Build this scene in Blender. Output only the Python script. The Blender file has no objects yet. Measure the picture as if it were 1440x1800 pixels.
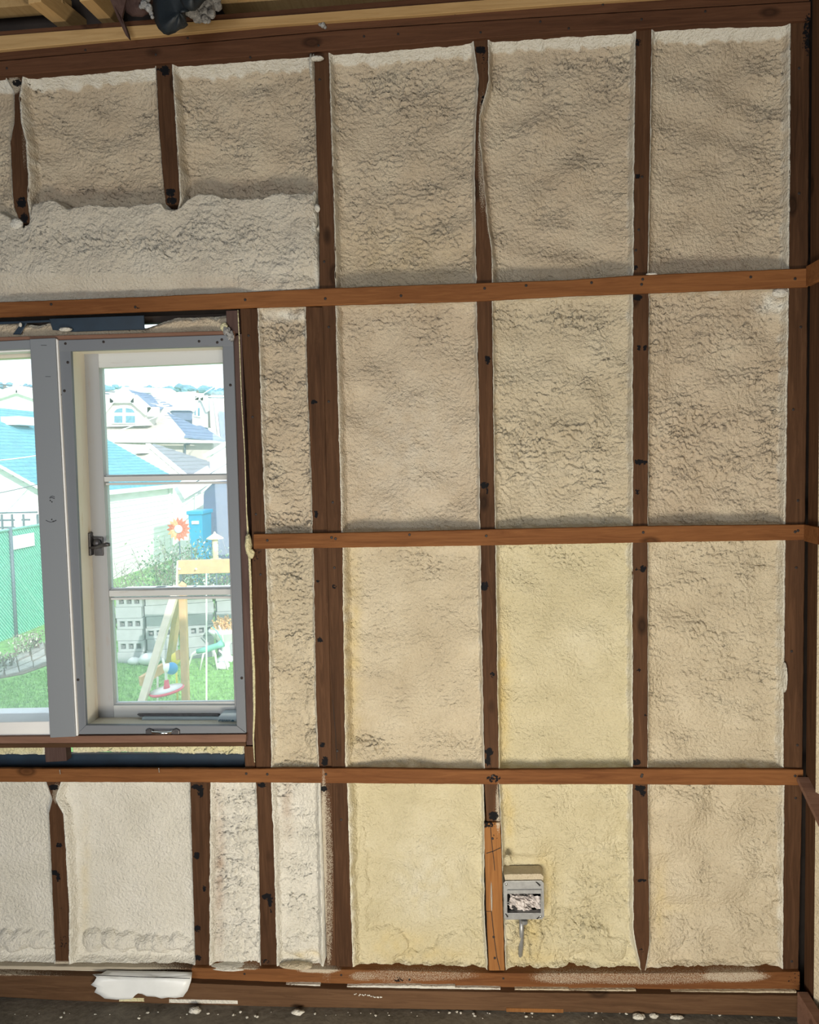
import bpy, bmesh, math, random
import numpy as np
from mathutils import Vector, Matrix

S = bpy.context.scene
COL = S.collection
random.seed(4)

# ------------------------------------------------------------------ camera
F, CY = 1442.0, -2.10
PIT, ROL, YAW = -0.0665, 0.0240, 0.0759
def _rot():
    cp, sp, cy, sy, cr, sr = math.cos(PIT), math.sin(PIT), math.cos(YAW), math.sin(YAW), math.cos(ROL), math.sin(ROL)
    Rx = np.array([[1, 0, 0], [0, cp, -sp], [0, sp, cp]])
    Rz = np.array([[cy, -sy, 0], [sy, cy, 0], [0, 0, 1]])
    Ry = np.array([[cr, 0, sr], [0, 1, 0], [-sr, 0, cr]])
    return Rz @ Rx @ Ry
RM = _rot()
def ray(px, py):
    return RM @ np.array([px - 720.0, F, 900.0 - py])
_d = ray(720, 1774)
CZ = -_d[2] / _d[1] * (-0.035 - CY)          # floor at z = 0
CAM = np.array([0.0, CY, CZ])
def U(px, py, Y=0.0):                         # point of the world plane y = Y seen at a place of the photograph
    d = ray(px, py); return CAM + d * ((Y - CY) / d[1])
def UX(px, py, X):
    d = ray(px, py); return CAM + d * ((X - CAM[0]) / d[0])
def UZ(px, py, Z):
    d = ray(px, py); return CAM + d * ((Z - CAM[2]) / d[2])
def Uv(px, py, Y):                            # vectorised
    px, py = np.asarray(px, float), np.asarray(py, float)
    v = np.stack([px - 720.0, np.full(px.shape, F), 900.0 - py], -1) @ RM.T
    t = (Y - CY) / v[..., 1]
    return CAM + v * t[..., None]
GZ = CZ - 3.5                                 # garden level: the room is one floor up

cd = bpy.data.cameras.new('camera'); cam = bpy.data.objects.new('camera', cd); COL.objects.link(cam)
cd.sensor_fit = 'HORIZONTAL'; cd.sensor_width = 36.0; cd.lens = 36.0 * F / 1440.0
cd.clip_start = 0.02; cd.clip_end = 600
m = Matrix.Identity(4)
for i in range(3):
    m[i][0] = RM[i, 0]; m[i][1] = RM[i, 2]; m[i][2] = -RM[i, 1]; m[i][3] = CAM[i]
cam.matrix_world = m
S.camera = cam

# ------------------------------------------------------------------ world, sun, lights, exposure
S.view_settings.view_transform = 'Standard'; S.view_settings.look = 'None'
S.view_settings.exposure = 0.0; S.view_settings.gamma = 1.0; S.view_settings.use_curve_mapping = False
w = bpy.data.worlds.new('sky'); S.world = w; w.use_nodes = True
bg = w.node_tree.nodes['Background']
bg.inputs[0].default_value = (0.80, 0.93, 1.0, 1); bg.inputs[1].default_value = 1.9
def light(kind, name, loc, target, energy, color, size=1.0, size_y=None, spread=None):
    l = bpy.data.lights.new(name, kind); o = bpy.data.objects.new(name, l); COL.objects.link(o)
    l.energy = energy; l.color = color; o.location = loc
    o.rotation_euler = (Vector(target) - Vector(loc)).to_track_quat('-Z', 'Y').to_euler()
    if kind == 'AREA':
        l.shape = 'RECTANGLE'; l.size = size; l.size_y = size_y or size
        if spread: l.spread = spread
    return o
sun = light('SUN', 'sun', (0, 0, 20), (-5.2, 9.0, 20 - 3.9), 4.4, (1.0, 0.97, 0.90)); sun.data.angle = 0.01
# daylight coming in by the two openings behind the photographer, and the builders' work lamp standing on the floor
light('AREA', 'back_window_daylight', (-1.5, -4.7, 1.35), (-0.6, 0, 1.1), 64, (0.92, 0.97, 1.0), 1.4, 1.4)
light('AREA', 'doorway_daylight', (0.3, -4.6, 0.5), (0.1, 0, 0.8), 29, (1.0, 0.95, 0.86), 1.0, 1.0)
light('AREA', 'work_lamp', (-0.05, -1.75, 0.34), (0.08, 0, 1.05), 31, (1.0, 0.89, 0.71), 0.55, 0.42)

# ------------------------------------------------------------------ helpers
def mesh_obj(name, verts, faces, mat=None, parent=None, smooth=False):
    me = bpy.data.meshes.new(name)
    me.from_pydata([tuple(float(c) for c in v) for v in verts], [], faces)
    me.update()
    if smooth: me.polygons.foreach_set('use_smooth', [True] * len(me.polygons))
    o = bpy.data.objects.new(name, me); COL.objects.link(o)
    if mat: me.materials.append(mat)
    if parent: o.parent = parent
    return o
def fix(o):
    bm = bmesh.new(); bm.from_mesh(o.data); bmesh.ops.recalc_face_normals(bm, faces=bm.faces[:]); bm.to_mesh(o.data); bm.free(); return o
class MB:                                      # collects shapes into one mesh
    def __init__(s): s.v = []; s.f = []
    def add(s, v, f):
        n = len(s.v); s.v += [tuple(map(float, p)) for p in v]; s.f += [tuple(i + n for i in q) for q in f]; return s
    def box(s, a, b):
        (x0, y0, z0), (x1, y1, z1) = a, b
        return s.add([(x0,y0,z0),(x1,y0,z0),(x1,y1,z0),(x0,y1,z0),(x0,y0,z1),(x1,y0,z1),(x1,y1,z1),(x0,y1,z1)],
                     [(0,3,2,1),(4,5,6,7),(0,1,5,4),(1,2,6,5),(2,3,7,6),(3,0,4,7)])
    def bar(s, a, b, w, h, up=(0, 0, 1)):      # rectangular bar from a to b
        a, b = Vector(a), Vector(b); d = (b - a).normalized(); sd = d.cross(Vector(up))
        if sd.length < 1e-3: sd = d.cross(Vector((1, 0, 0)))
        sd.normalize(); u = sd.cross(d)
        v = [p + sd * (i * w / 2) + u * (j * h / 2) for p in (a, b) for i, j in ((-1,-1),(1,-1),(1,1),(-1,1))]
        return s.add(v, [(0,1,2,3),(7,6,5,4),(0,4,5,1),(1,5,6,2),(2,6,7,3),(3,7,4,0)])
    def tube(s, pts, r, n=8):
        rs = r if isinstance(r, (list, tuple)) else [r] * len(pts)
        pts = [Vector(p) for p in pts]; v = []; f = []
        for i, p in enumerate(pts):
            d = (pts[min(i + 1, len(pts) - 1)] - pts[max(i - 1, 0)]).normalized()
            a = d.cross(Vector((0.13, 0.31, 0.94)));
            if a.length < 1e-3: a = d.cross(Vector((1, 0, 0)))
            a.normalize(); b = d.cross(a)
            v += [p + (a * math.cos(k * 2 * math.pi / n) + b * math.sin(k * 2 * math.pi / n)) * rs[i] for k in range(n)]
        for i in range(len(pts) - 1):
            f += [(i*n + k, i*n + (k+1) % n, (i+1)*n + (k+1) % n, (i+1)*n + k) for k in range(n)]
        f += [tuple(range(n - 1, -1, -1)), tuple((len(pts)-1)*n + k for k in range(n))]
        return s.add(v, f)
    def lathe(s, c, prof, n=16, axis='z'):
        v = []; f = []
        for r, h in prof:
            for k in range(n):
                a = k * 2 * math.pi / n
                p = (r * math.cos(a), r * math.sin(a), h)
                if axis == 'y': p = (p[0], p[2], p[1])
                v.append((c[0] + p[0], c[1] + p[1], c[2] + p[2]))
        for i in range(len(prof) - 1):
            f += [(i*n + k, i*n + (k+1) % n, (i+1)*n + (k+1) % n, (i+1)*n + k) for k in range(n)]
        f += [tuple(range(n - 1, -1, -1)), tuple((len(prof)-1)*n + k for k in range(n))]
        return s.add(v, f)
    def ball(s, c, r, n=10, jit=0.0, sq=(1, 1, 1)):
        prof = []; v = []; f = []
        m_ = max(4, n // 2 + 1)
        for i in range(m_ + 1):
            t = math.pi * i / m_
            for k in range(n):
                a = k * 2 * math.pi / n; q = r * (1 + random.uniform(-jit, jit))
                v.append((c[0] + q*sq[0]*math.sin(t)*math.cos(a), c[1] + q*sq[1]*math.sin(t)*math.sin(a), c[2] + q*sq[2]*math.cos(t)))
        for i in range(m_):
            f += [(i*n + k, (i+1)*n + k, (i+1)*n + (k+1) % n, i*n + (k+1) % n) for k in range(n)]
        return s.add(v, f)
    def prism(s, poly, d):                     # polygon extruded by the vector d
        n = len(poly); d = np.array(d, float)
        v = [tuple(p) for p in poly] + [tuple(np.array(p, float) + d) for p in poly]
        return s.add(v, [tuple(range(n)), tuple(range(2*n - 1, n - 1, -1))] + [(i, i + n, (i+1) % n + n, (i+1) % n) for i in range(n)])
    def build(s, name, mat=None, parent=None, smooth=False, bevel=0.0):
        o = mesh_obj(name, s.v, s.f, mat, parent, smooth); fix(o)
        if bevel:
            b = o.modifiers.new('b', 'BEVEL'); b.width = bevel; b.segments = 2; b.limit_method = 'ANGLE'
        return o
def tag(o, label=None, cat=None, group=None, kind=None):
    if label: o['label'] = label
    if cat: o['category'] = cat
    if group: o['group'] = group
    if kind: o['kind'] = kind
    return o
def empty(name, loc=(0, 0, 0)):
    o = bpy.data.objects.new(name, None); COL.objects.link(o); o.location = tuple(float(c) for c in loc); o.empty_display_size = 0.1
    return o
def put(child, parent):                        # parent an object built in world coordinates
    child.parent = parent; child.matrix_parent_inverse = Matrix.Translation(-Vector(parent.location)); return child

# ------------------------------------------------------------------ materials
class NT:
    def __init__(s, name):
        s.m = bpy.data.materials.new(name); s.m.use_nodes = True; s.t = s.m.node_tree; s.n = s.t.nodes; s.l = s.t.links
        s.b = s.n['Principled BSDF']; s.out = s.n['Material Output']
    def node(s, t, **k):
        x = s.n.new(t)
        for a, v in k.items():
            if a.startswith('i_'): x.inputs[a[2:].replace('_', ' ')].default_value = v
            else: setattr(x, a, v)
        return x
    def link(s, a, b): s.l.new(a, b)
    def math(s, op, a, b=None, clamp=False):
        x = s.node('ShaderNodeMath', operation=op); x.use_clamp = clamp
        for i, q in enumerate((a, b)):
            if q is None: continue
            if isinstance(q, (int, float)): x.inputs[i].default_value = q
            else: s.link(q, x.inputs[i])
        return x.outputs[0]
    def mix(s, fac, a, b, mode='MIX'):
        x = s.node('ShaderNodeMix', data_type='RGBA', blend_type=mode)
        for sock, q in ((x.inputs[0], fac), (x.inputs[6], a), (x.inputs[7], b)):
            if hasattr(q, 'is_linked'): s.link(q, sock)
            elif isinstance(q, (int, float)): sock.default_value = q
            else: sock.default_value = (*q, 1)
        return x.outputs[2]
    def pos(s, scale=(1, 1, 1), rnd=True):
        g = s.node('ShaderNodeNewGeometry'); mp = s.node('ShaderNodeMapping'); mp.inputs['Scale'].default_value = scale
        s.link(g.outputs['Position'], mp.inputs['Vector'])
        if rnd:
            oi = s.node('ShaderNodeObjectInfo'); c = s.node('ShaderNodeCombineXYZ')
            r = s.math('MULTIPLY', oi.outputs['Random'], 37.0)
            for i in range(3): s.link(r, c.inputs[i])
            s.link(c.outputs[0], mp.inputs['Location'])
        return mp.outputs[0]
    def noise(s, vec, scale, detail=4, rough=0.5, dist=0.0):
        x = s.node('ShaderNodeTexNoise'); s.link(vec, x.inputs['Vector']); x.inputs['Scale'].default_value = scale
        x.inputs['Detail'].default_value = detail; x.inputs['Roughness'].default_value = rough; x.inputs['Distortion'].default_value = dist
        return x.outputs['Fac']
    def ramp(s, fac, stops):
        x = s.node('ShaderNodeValToRGB'); s.link(fac, x.inputs[0]); e = x.color_ramp.elements
        while len(e) < len(stops): e.new(0.5)
        for q, (p, c) in zip(e, stops): q.position = p; q.color = (*c, 1) if len(c) == 3 else c
        return x.outputs[0]
    def bump(s, h, strength=0.3, dist=0.002):
        x = s.node('ShaderNodeBump'); s.link(h, x.inputs['Height']); x.inputs['Strength'].default_value = strength; x.inputs['Distance'].default_value = dist
        s.link(x.outputs[0], s.b.inputs['Normal'])
    def set(s, **k):
        for a, v in k.items():
            i = s.b.inputs[a.replace('_', ' ')]
            if hasattr(v, 'is_linked'): s.link(v, i)
            elif isinstance(v, tuple) and len(v) == 3: i.default_value = (*v, 1)
            else: i.default_value = v
        return s
def simple(name, color, rough=0.7, metal=0.0, var=0.12, scale=8.0, bump=0.0):
    t = NT(name); n = t.noise(t.pos(), scale, 5, 0.6)
    dark = tuple(c * (1 - var) for c in color); lite = tuple(min(1, c * (1 + var)) for c in color)
    t.set(Base_Color=t.ramp(n, [(0.3, dark), (0.7, lite)]), Roughness=rough, Metallic=metal)
    if bump: t.bump(n, bump, 0.01)
    return t.m
def wood(name, tones, axis='z', stains=True, rough=0.72, knots=True):
    t = NT(name)
    sc = {'z': (26, 26, 1.6), 'x': (1.6, 26, 26), 'y': (26, 1.6, 26)}[axis]
    grain = t.noise(t.pos(sc), 3.4, 8, 0.72, 0.9)
    broad = t.noise(t.pos(tuple(max(1, q / 6) for q in sc)), 1.3, 2, 0.5)
    base = t.ramp(grain, [(0.25, tones[0]), (0.5, tones[1]), (0.78, tones[2])])
    base = t.mix(0.35, base, t.ramp(broad, [(0.3, tones[0]), (0.75, tones[2])]))
    col = base
    if knots:
        kv = t.node('ShaderNodeTexVoronoi'); kv.inputs['Scale'].default_value = 1.0
        ks = {'z': (9, 9, 4.5), 'x': (4.5, 9, 9), 'y': (9, 4.5, 9)}[axis]
        t.link(t.pos(ks), kv.inputs['Vector'])
        k = t.math('GREATER_THAN', 0.13, kv.outputs['Distance'])
        ring = t.ramp(kv.outputs['Distance'], [(0.0, (1, 1, 1)), (0.07, (0.55, 0.55, 0.55)), (0.09, (0.9, 0.9, 0.9)), (0.15, (0, 0, 0))])
        col = t.mix(t.math('MULTIPLY', ring, 0.75), col, tuple(c * 0.28 for c in tones[0]))
    oi = t.node('ShaderNodeObjectInfo')
    hv = t.node('ShaderNodeHueSaturation'); t.link(col, hv.inputs['Color'])
    t.link(t.math('ADD', t.math('MULTIPLY', oi.outputs['Random'], 0.35), 0.83), hv.inputs['Value'])
    col = hv.outputs[0]
    if stains:
        a = t.node('ShaderNodeAttribute', attribute_name='stain'); sp = t.node('ShaderNodeSeparateColor'); t.link(a.outputs['Color'], sp.inputs[0])
        fine = t.noise(t.pos((1, 1, 1), False), 420, 2, 0.6)
        spray = t.math('MULTIPLY', t.math('SUBTRACT', t.math('ADD', sp.outputs[0], t.math('MULTIPLY', fine, 0.9)), 0.95), 4.0, True)
        col = t.mix(t.math('MULTIPLY', spray, 0.85), col, (0.50, 0.45, 0.36))
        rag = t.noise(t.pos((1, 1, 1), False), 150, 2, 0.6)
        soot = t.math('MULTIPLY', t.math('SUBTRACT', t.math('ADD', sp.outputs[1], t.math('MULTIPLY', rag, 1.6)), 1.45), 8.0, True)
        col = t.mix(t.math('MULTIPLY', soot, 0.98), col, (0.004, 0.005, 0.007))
    t.set(Base_Color=col, Roughness=rough, Specular_IOR_Level=0.12); t.bump(grain, 0.35, 0.0015)
    return t.m
def foam_mat(name, c0, c1, c2):
    t = NT(name)
    big = t.noise(t.pos((1, 1, 1), False), 9, 4, 0.6); fine = t.noise(t.pos((1, 1, 1), False), 330, 3, 0.65); med = t.noise(t.pos((1, 1, 1), False), 130, 2, 0.5)
    a = t.node('ShaderNodeAttribute', attribute_name='tint'); sp = t.node('ShaderNodeSeparateColor'); t.link(a.outputs['Color'], sp.inputs[0])
    col = t.ramp(big, [(0.3, c0), (0.55, c1), (0.75, c2)])
    col = t.mix(sp.outputs[0], col, (0.80, 0.80, 0.74))          # fresh pale rind, plus light painted on ledges and a hot spot
    col = t.mix(sp.outputs[1], col, (0.66, 0.52, 0.22))          # amber resin
    col = t.mix(sp.outputs[2], col, (0.42, 0.30, 0.22))          # brown skin, plus shade painted along the bay bottoms
    t.set(Base_Color=col, Roughness=0.42, Specular_IOR_Level=0.45)
    t.bump(t.math('ADD', fine, t.math('MULTIPLY', med, 2.2)), 1.0, 0.0032)
    return t.m
M = {}
M['stud'] = wood('stud_wood', [(0.024, 0.0115, 0.006), (0.070, 0.033, 0.0165), (0.145, 0.073, 0.038)], 'z')
M['strip'] = wood('strip_wood', [(0.080, 0.028, 0.010), (0.180, 0.072, 0.026), (0.29, 0.130, 0.048)], 'x')
M['patch'] = wood('patch_wood', [(0.14, 0.055, 0.018), (0.25, 0.110, 0.036), (0.34, 0.165, 0.06)], 'z')
M['plate'] = wood('plate_wood', [(0.040, 0.018, 0.010), (0.088, 0.038, 0.020), (0.14, 0.066, 0.036)], 'x')
M['beam'] = wood('beam_wood', [(0.040, 0.020, 0.010), (0.095, 0.050, 0.026), (0.155, 0.088, 0.048)], 'x')
M['pinex'] = wood('pine_wood_long', [(0.32, 0.19, 0.075), (0.48, 0.31, 0.14), (0.58, 0.40, 0.20)], 'x', False)
M['piney'] = wood('pine_wood_rafter', [(0.36, 0.22, 0.09), (0.50, 0.33, 0.15), (0.60, 0.42, 0.21)], 'y', False)
M['sillw'] = wood('sill_wood', [(0.13, 0.065, 0.045), (0.22, 0.12, 0.085), (0.31, 0.19, 0.14)], 'x')
M['jambw'] = wood('jamb_wood', [(0.040, 0.022, 0.020), (0.075, 0.045, 0.040), (0.12, 0.080, 0.070)], 'z')
M['foam_tan'] = foam_mat('foam_tan', (0.50, 0.41, 0.30), (0.58, 0.49, 0.37), (0.63, 0.55, 0.42))
M['foam_cream'] = foam_mat('foam_cream', (0.53, 0.455, 0.33), (0.60, 0.525, 0.39), (0.65, 0.58, 0.445))
M['foam_yellow'] = foam_mat('foam_yellow', (0.565, 0.505, 0.33), (0.625, 0.565, 0.385), (0.68, 0.625, 0.45))
M['foam_white'] = foam_mat('foam_white', (0.66, 0.64, 0.57), (0.73, 0.71, 0.645), (0.77, 0.755, 0.70))
M['foam_head'] = foam_mat('foam_head', (0.56, 0.51, 0.43), (0.62, 0.575, 0.49), (0.66, 0.62, 0.54))
M['sheath'] = simple('sheathing_board', (0.035, 0.026, 0.022), 0.9, var=0.4)
M['tar'] = simple('tar_paper', (0.012, 0.018, 0.024), 0.55, var=0.3, scale=14, bump=0.3)
M['membrane'] = simple('blue_black_membrane', (0.010, 0.026, 0.048), 0.45, var=0.3, scale=10)
M['clear_pane'] = None
t = NT('concrete'); n1 = t.noise(t.pos((1,1,1), False), 6, 7, 0.65); n2 = t.noise(t.pos((1,1,1), False), 60, 4, 0.6)
t.set(Base_Color=t.mix(0.4, t.ramp(n1, [(0.3, (0.09, 0.078, 0.06)), (0.55, (0.19, 0.165, 0.13)), (0.75, (0.27, 0.25, 0.21))]), t.ramp(n2, [(0.3, (0.05, 0.045, 0.035)), (0.7, (0.2, 0.18, 0.15))])), Roughness=0.9); t.bump(n2, 0.5, 0.004)
M['concrete'] = t.m
def paint(name, base, worn, amount, axis='z'):
    t = NT(name); sc = (30, 30, 2) if axis == 'z' else (2, 30, 30)
    n = t.noise(t.pos(sc), 2.0, 6, 0.7); g = t.noise(t.pos(), 18, 5, 0.6)
    f = t.math('MULTIPLY', t.math('SUBTRACT', t.math('ADD', n, t.math('MULTIPLY', g, 0.5)), 0.9 - amount), 6, True)
    t.set(Base_Color=t.mix(f, base, worn), Roughness=0.55); t.bump(n, 0.15, 0.001); return t.m
M['mullion'] = paint('mullion_paint', (0.21, 0.232, 0.262), (0.19, 0.212, 0.242), -0.1)
M['frame'] = paint('frame_grey_paint', (0.155, 0.172, 0.20), (0.16, 0.165, 0.185), 0.05)
M['framex'] = paint('frame_grey_paint_rail', (0.17, 0.185, 0.212), (0.16, 0.165, 0.185), 0.05, 'x')
M['sash'] = paint('sash_white_paint', (0.34, 0.35, 0.37), (0.34, 0.31, 0.30), 0.08)
M['sashx'] = paint('sash_white_paint_rail', (0.55, 0.57, 0.58), (0.42, 0.39, 0.37), 0.05, 'x')
M['reveal'] = paint('reveal_cream_paint', (0.72, 0.68, 0.58), (0.60, 0.50, 0.36), 0.05)
M['white'] = simple('white_paint', (0.80, 0.81, 0.82), 0.5, var=0.04)
M['bronze'] = simple('dark_bronze', (0.10, 0.095, 0.10), 0.42, 0.7, 0.3, 60)
M['steel'] = simple('galvanized_steel', (0.30, 0.31, 0.32), 0.45, 0.55, 0.15, 70)
M['chrome'] = simple('chrome', (0.85, 0.88, 0.88), 0.15, 1.0, 0.03)
M['dark'] = simple('dark_void', (0.010, 0.009, 0.009), 0.8)
M['black'] = simple('black_ink', (0.012, 0.012, 0.014), 0.6)
M['ink'] = simple('grey_pencil', (0.055, 0.06, 0.075), 0.8)
M['label_blue'] = simple('stamped_blue_grey', (0.06, 0.15, 0.22), 0.6)
M['paper'] = simple('crumpled_paper', (0.62, 0.58, 0.57), 0.7, var=0.15, scale=90)
M['operator'] = simple('window_operator_paint', (0.42, 0.52, 0.58), 0.4, var=0.08)
M['sheet'] = simple('white_plastic_sheet', (0.74, 0.77, 0.79), 0.35, var=0.05, scale=14)
M['wool'] = simple('grey_cellulose', (0.33, 0.33, 0.33), 0.95, var=0.5, scale=120, bump=0.8)
M['nail'] = simple('nail_iron', (0.030, 0.022, 0.020), 0.6, 0.3)
M['nail_bright'] = simple('nail_bright', (0.62, 0.60, 0.55), 0.35, 0.8)
M['bead'] = foam_mat('foam_bead', (0.66, 0.60, 0.36), (0.72, 0.68, 0.44), (0.76, 0.73, 0.52))
# dusty old glass: mostly clear, a little light-catching film of dust
t = NT('dusty_glass'); n = t.noise(t.pos((1,1,1), False), 14, 6, 0.7)
tr = t.node('ShaderNodeBsdfTransparent'); tl = t.node('ShaderNodeBsdfTranslucent'); tl.inputs[0].default_value = (0.85, 0.95, 1, 1)
gl = t.node('ShaderNodeBsdfGlossy'); gl.inputs['Roughness'].default_value = 0.02
m1 = t.node('ShaderNodeMixShader'); t.link(t.math('ADD', t.math('MULTIPLY', n, 0.10), 0.07), m1.inputs[0]); t.link(tr.outputs[0], m1.inputs[1]); t.link(tl.outputs[0], m1.inputs[2])
fr = t.node('ShaderNodeFresnel'); m2 = t.node('ShaderNodeMixShader'); t.link(t.math('MULTIPLY', fr.outputs[0], 0.5), m2.inputs[0]); t.link(m1.outputs[0], m2.inputs[1]); t.link(gl.outputs[0], m2.inputs[2])
t.link(m2.outputs[0], t.out.inputs['Surface']); M['glass'] = t.m

# ------------------------------------------------------------------ stains on the framing (place, half size, strength)
SPRAY = [ (848,270,9,120,.60),(860,340,8,90,.58),(853,150,14,50,.35),(569,1530,6,190,.80),(577,1560,10,190,.60),
 (735,1714,130,13,.56),(1130,1718,190,15,.58),(560,1706,40,5,.8),(430,1702,30,4,.7),(60,1702,260,13,.9),(1000,1718,80,14,.6),(1290,1716,70,12,.7),
 (100,1395,10,22,.6),(24,150,16,18,.7),(44,230,8,90,.5),(1128,540,14,10,.2),(876,1420,6,50,.7),(1405,1600,20,60,.25),(1432,1480,9,60,.7),(1432,700,9,90,.35),(1430,1080,9,60,.5),
 (700,1722,40,12,.5),(640,1716,30,10,.6)]
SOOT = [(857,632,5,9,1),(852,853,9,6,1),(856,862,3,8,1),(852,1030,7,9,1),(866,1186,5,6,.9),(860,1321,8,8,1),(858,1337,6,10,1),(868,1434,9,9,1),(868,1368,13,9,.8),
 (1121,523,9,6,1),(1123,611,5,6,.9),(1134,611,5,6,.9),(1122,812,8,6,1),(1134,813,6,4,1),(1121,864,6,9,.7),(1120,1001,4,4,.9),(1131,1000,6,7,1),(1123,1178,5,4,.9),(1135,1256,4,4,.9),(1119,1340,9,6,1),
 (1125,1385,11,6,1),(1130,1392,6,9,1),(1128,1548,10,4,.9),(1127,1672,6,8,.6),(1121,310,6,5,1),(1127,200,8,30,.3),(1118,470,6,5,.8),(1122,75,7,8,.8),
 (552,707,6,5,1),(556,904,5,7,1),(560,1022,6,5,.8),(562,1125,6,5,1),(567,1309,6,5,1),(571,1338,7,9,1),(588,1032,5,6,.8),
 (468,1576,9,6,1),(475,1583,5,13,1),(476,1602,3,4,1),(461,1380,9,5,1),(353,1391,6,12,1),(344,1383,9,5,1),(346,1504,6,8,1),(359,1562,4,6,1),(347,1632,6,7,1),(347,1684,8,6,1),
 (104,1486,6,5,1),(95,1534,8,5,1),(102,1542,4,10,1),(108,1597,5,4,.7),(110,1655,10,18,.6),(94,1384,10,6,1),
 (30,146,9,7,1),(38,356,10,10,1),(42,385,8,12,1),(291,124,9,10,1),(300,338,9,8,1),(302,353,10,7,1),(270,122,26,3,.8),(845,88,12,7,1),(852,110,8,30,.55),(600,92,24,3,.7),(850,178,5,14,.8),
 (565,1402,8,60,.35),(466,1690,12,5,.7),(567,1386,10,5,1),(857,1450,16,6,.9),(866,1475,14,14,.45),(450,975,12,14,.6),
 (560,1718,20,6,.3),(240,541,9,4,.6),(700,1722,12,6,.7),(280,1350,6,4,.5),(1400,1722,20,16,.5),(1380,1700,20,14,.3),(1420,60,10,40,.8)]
def field(px, py, blobs):
    out = np.zeros(np.shape(px))
    for bx, by, rx, ry, s in blobs:
        q = ((px - bx) / rx) ** 2 + ((py - by) / ry) ** 2
        out = np.maximum(out, s * np.clip(1.35 - q * 0.75, 0, 1))
    return out

def lerp_poly(pts, q, ax):
    pts = sorted(pts, key=lambda p: p[ax]); return np.interp(q, [p[ax] for p in pts], [p[1 - ax] for p in pts])
def extrap(pts, ax, lo, hi):
    pts = sorted(pts, key=lambda p: p[ax])
    def ext(a, b, v):
        t_ = (v - a[ax]) / (b[ax] - a[ax]); o = 1 - ax
        w_ = a[o] + t_ * (b[o] - a[o]); return (w_, v) if ax == 1 else (v, w_)
    if lo < pts[0][ax]: pts = [ext(pts[0], pts[1], lo)] + pts
    if hi > pts[-1][ax]: pts = pts + [ext(pts[-2], pts[-1], hi)]
    return pts
def board(name, A, B, lo, hi, y0, y1, mat, parent, vertical=True, step=3.2, nx=None, wob=0.0, stains=True):
    """a piece of lumber: its two long edges as seen in the photograph lie in the plane y0, its back in y1"""
    ax = 1 if vertical else 0
    A = extrap(A, ax, lo, hi); B = extrap(B, ax, lo, hi)
    n = max(2, int((hi - lo) / (step if stains else 40))); q = np.linspace(lo, hi, n + 1)
    a = lerp_poly(A, q, ax); b = lerp_poly(B, q, ax)
    if wob:
        rs = np.random.RandomState(abs(hash_(name)) + int(lo + A[0][0])); k = np.ones(5) / 5
        a = a + np.convolve(rs.randn(n + 1), k, 'same') * wob; b = b + np.convolve(rs.randn(n + 1), k, 'same') * wob
    W = float(np.mean(np.abs(b - a))); nx = nx or max(3, int(W / step)) if stains else 2
    u = np.concatenate([[0, 0.045], np.linspace(0.045, 0.955, nx)[1:-1], [0.955, 1]]); k = len(u)
    g = a[:, None] * (1 - u) + b[:, None] * u; qq = np.repeat(q[:, None], k, 1)
    px, py = (g, qq) if vertical else (qq, g)
    P = Uv(px, py, y0)
    P[:, 0, 1] += 0.0016; P[:, -1, 1] += 0.0016
    back = P[:, [0, -1], :].copy(); back[:, :, 1] = y1
    V = np.concatenate([P.reshape(-1, 3), back.reshape(-1, 3)])
    idx = np.arange((n + 1) * k).reshape(n + 1, k); bi = (n + 1) * k + np.arange((n + 1) * 2).reshape(n + 1, 2)
    F_ = []
    for i in range(n):
        for j in range(k - 1): F_.append((idx[i, j], idx[i, j + 1], idx[i + 1, j + 1], idx[i + 1, j]))
        F_.append((idx[i, 0], idx[i + 1, 0], bi[i + 1, 0], bi[i, 0])); F_.append((idx[i, -1], bi[i, 1], bi[i + 1, 1], idx[i + 1, -1]))
        F_.append((bi[i, 0], bi[i + 1, 0], bi[i + 1, 1], bi[i, 1]))
    F_.append(tuple(idx[0, :]) + (bi[0, 1], bi[0, 0])); F_.append(tuple(idx[-1, ::-1]) + (bi[-1, 0], bi[-1, 1]))
    o = mesh_obj(name, V, [tuple(int(c) for c in f) for f in F_], mat, parent); fix(o)
    if stains:
        at = o.data.attributes.new('stain', 'FLOAT_COLOR', 'POINT'); c = np.zeros((len(V), 4), np.float32); c[:, 3] = 1
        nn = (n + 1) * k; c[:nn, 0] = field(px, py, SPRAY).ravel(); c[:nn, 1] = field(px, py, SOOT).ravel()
        at.data.foreach_set('color', c.ravel())
    return o
def hash_(s_):
    h = 7
    for ch in s_: h = (h * 31 + ord(ch)) % 9973
    return h

# ------------------------------------------------------------------ sprayed foam
def band(n, m_, dx, lx, lz, seed, width=0.5):
    rs = np.random.RandomState(seed); f = np.fft.rfft2(rs.randn(n, m_))
    fz = np.abs(np.fft.fftfreq(n, dx))[:, None] * lz; fx = np.fft.rfftfreq(m_, dx)[None, :] * lx
    r = np.sqrt(fx ** 2 + fz ** 2); g = np.exp(-((r - 1) / width) ** 2)
    o = np.fft.irfft2(f * g, s=(n, m_)); return o / (o.std() + 1e-9)
def sample(a, i, j):
    n, m_ = a.shape; i = np.clip(i, 0, n - 1.001); j = np.clip(j, 0, m_ - 1.001)
    i0 = i.astype(int); j0 = j.astype(int); fi = i - i0; fj = j - j0
    return a[i0, j0]*(1-fi)*(1-fj) + a[i0+1, j0]*fi*(1-fj) + a[i0, j0+1]*(1-fi)*fj + a[i0+1, j0+1]*fi*fj
def sstep(d, w_):
    q = np.clip(d / w_, 0, 1); return q * q * (3 - 2 * q)
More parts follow.
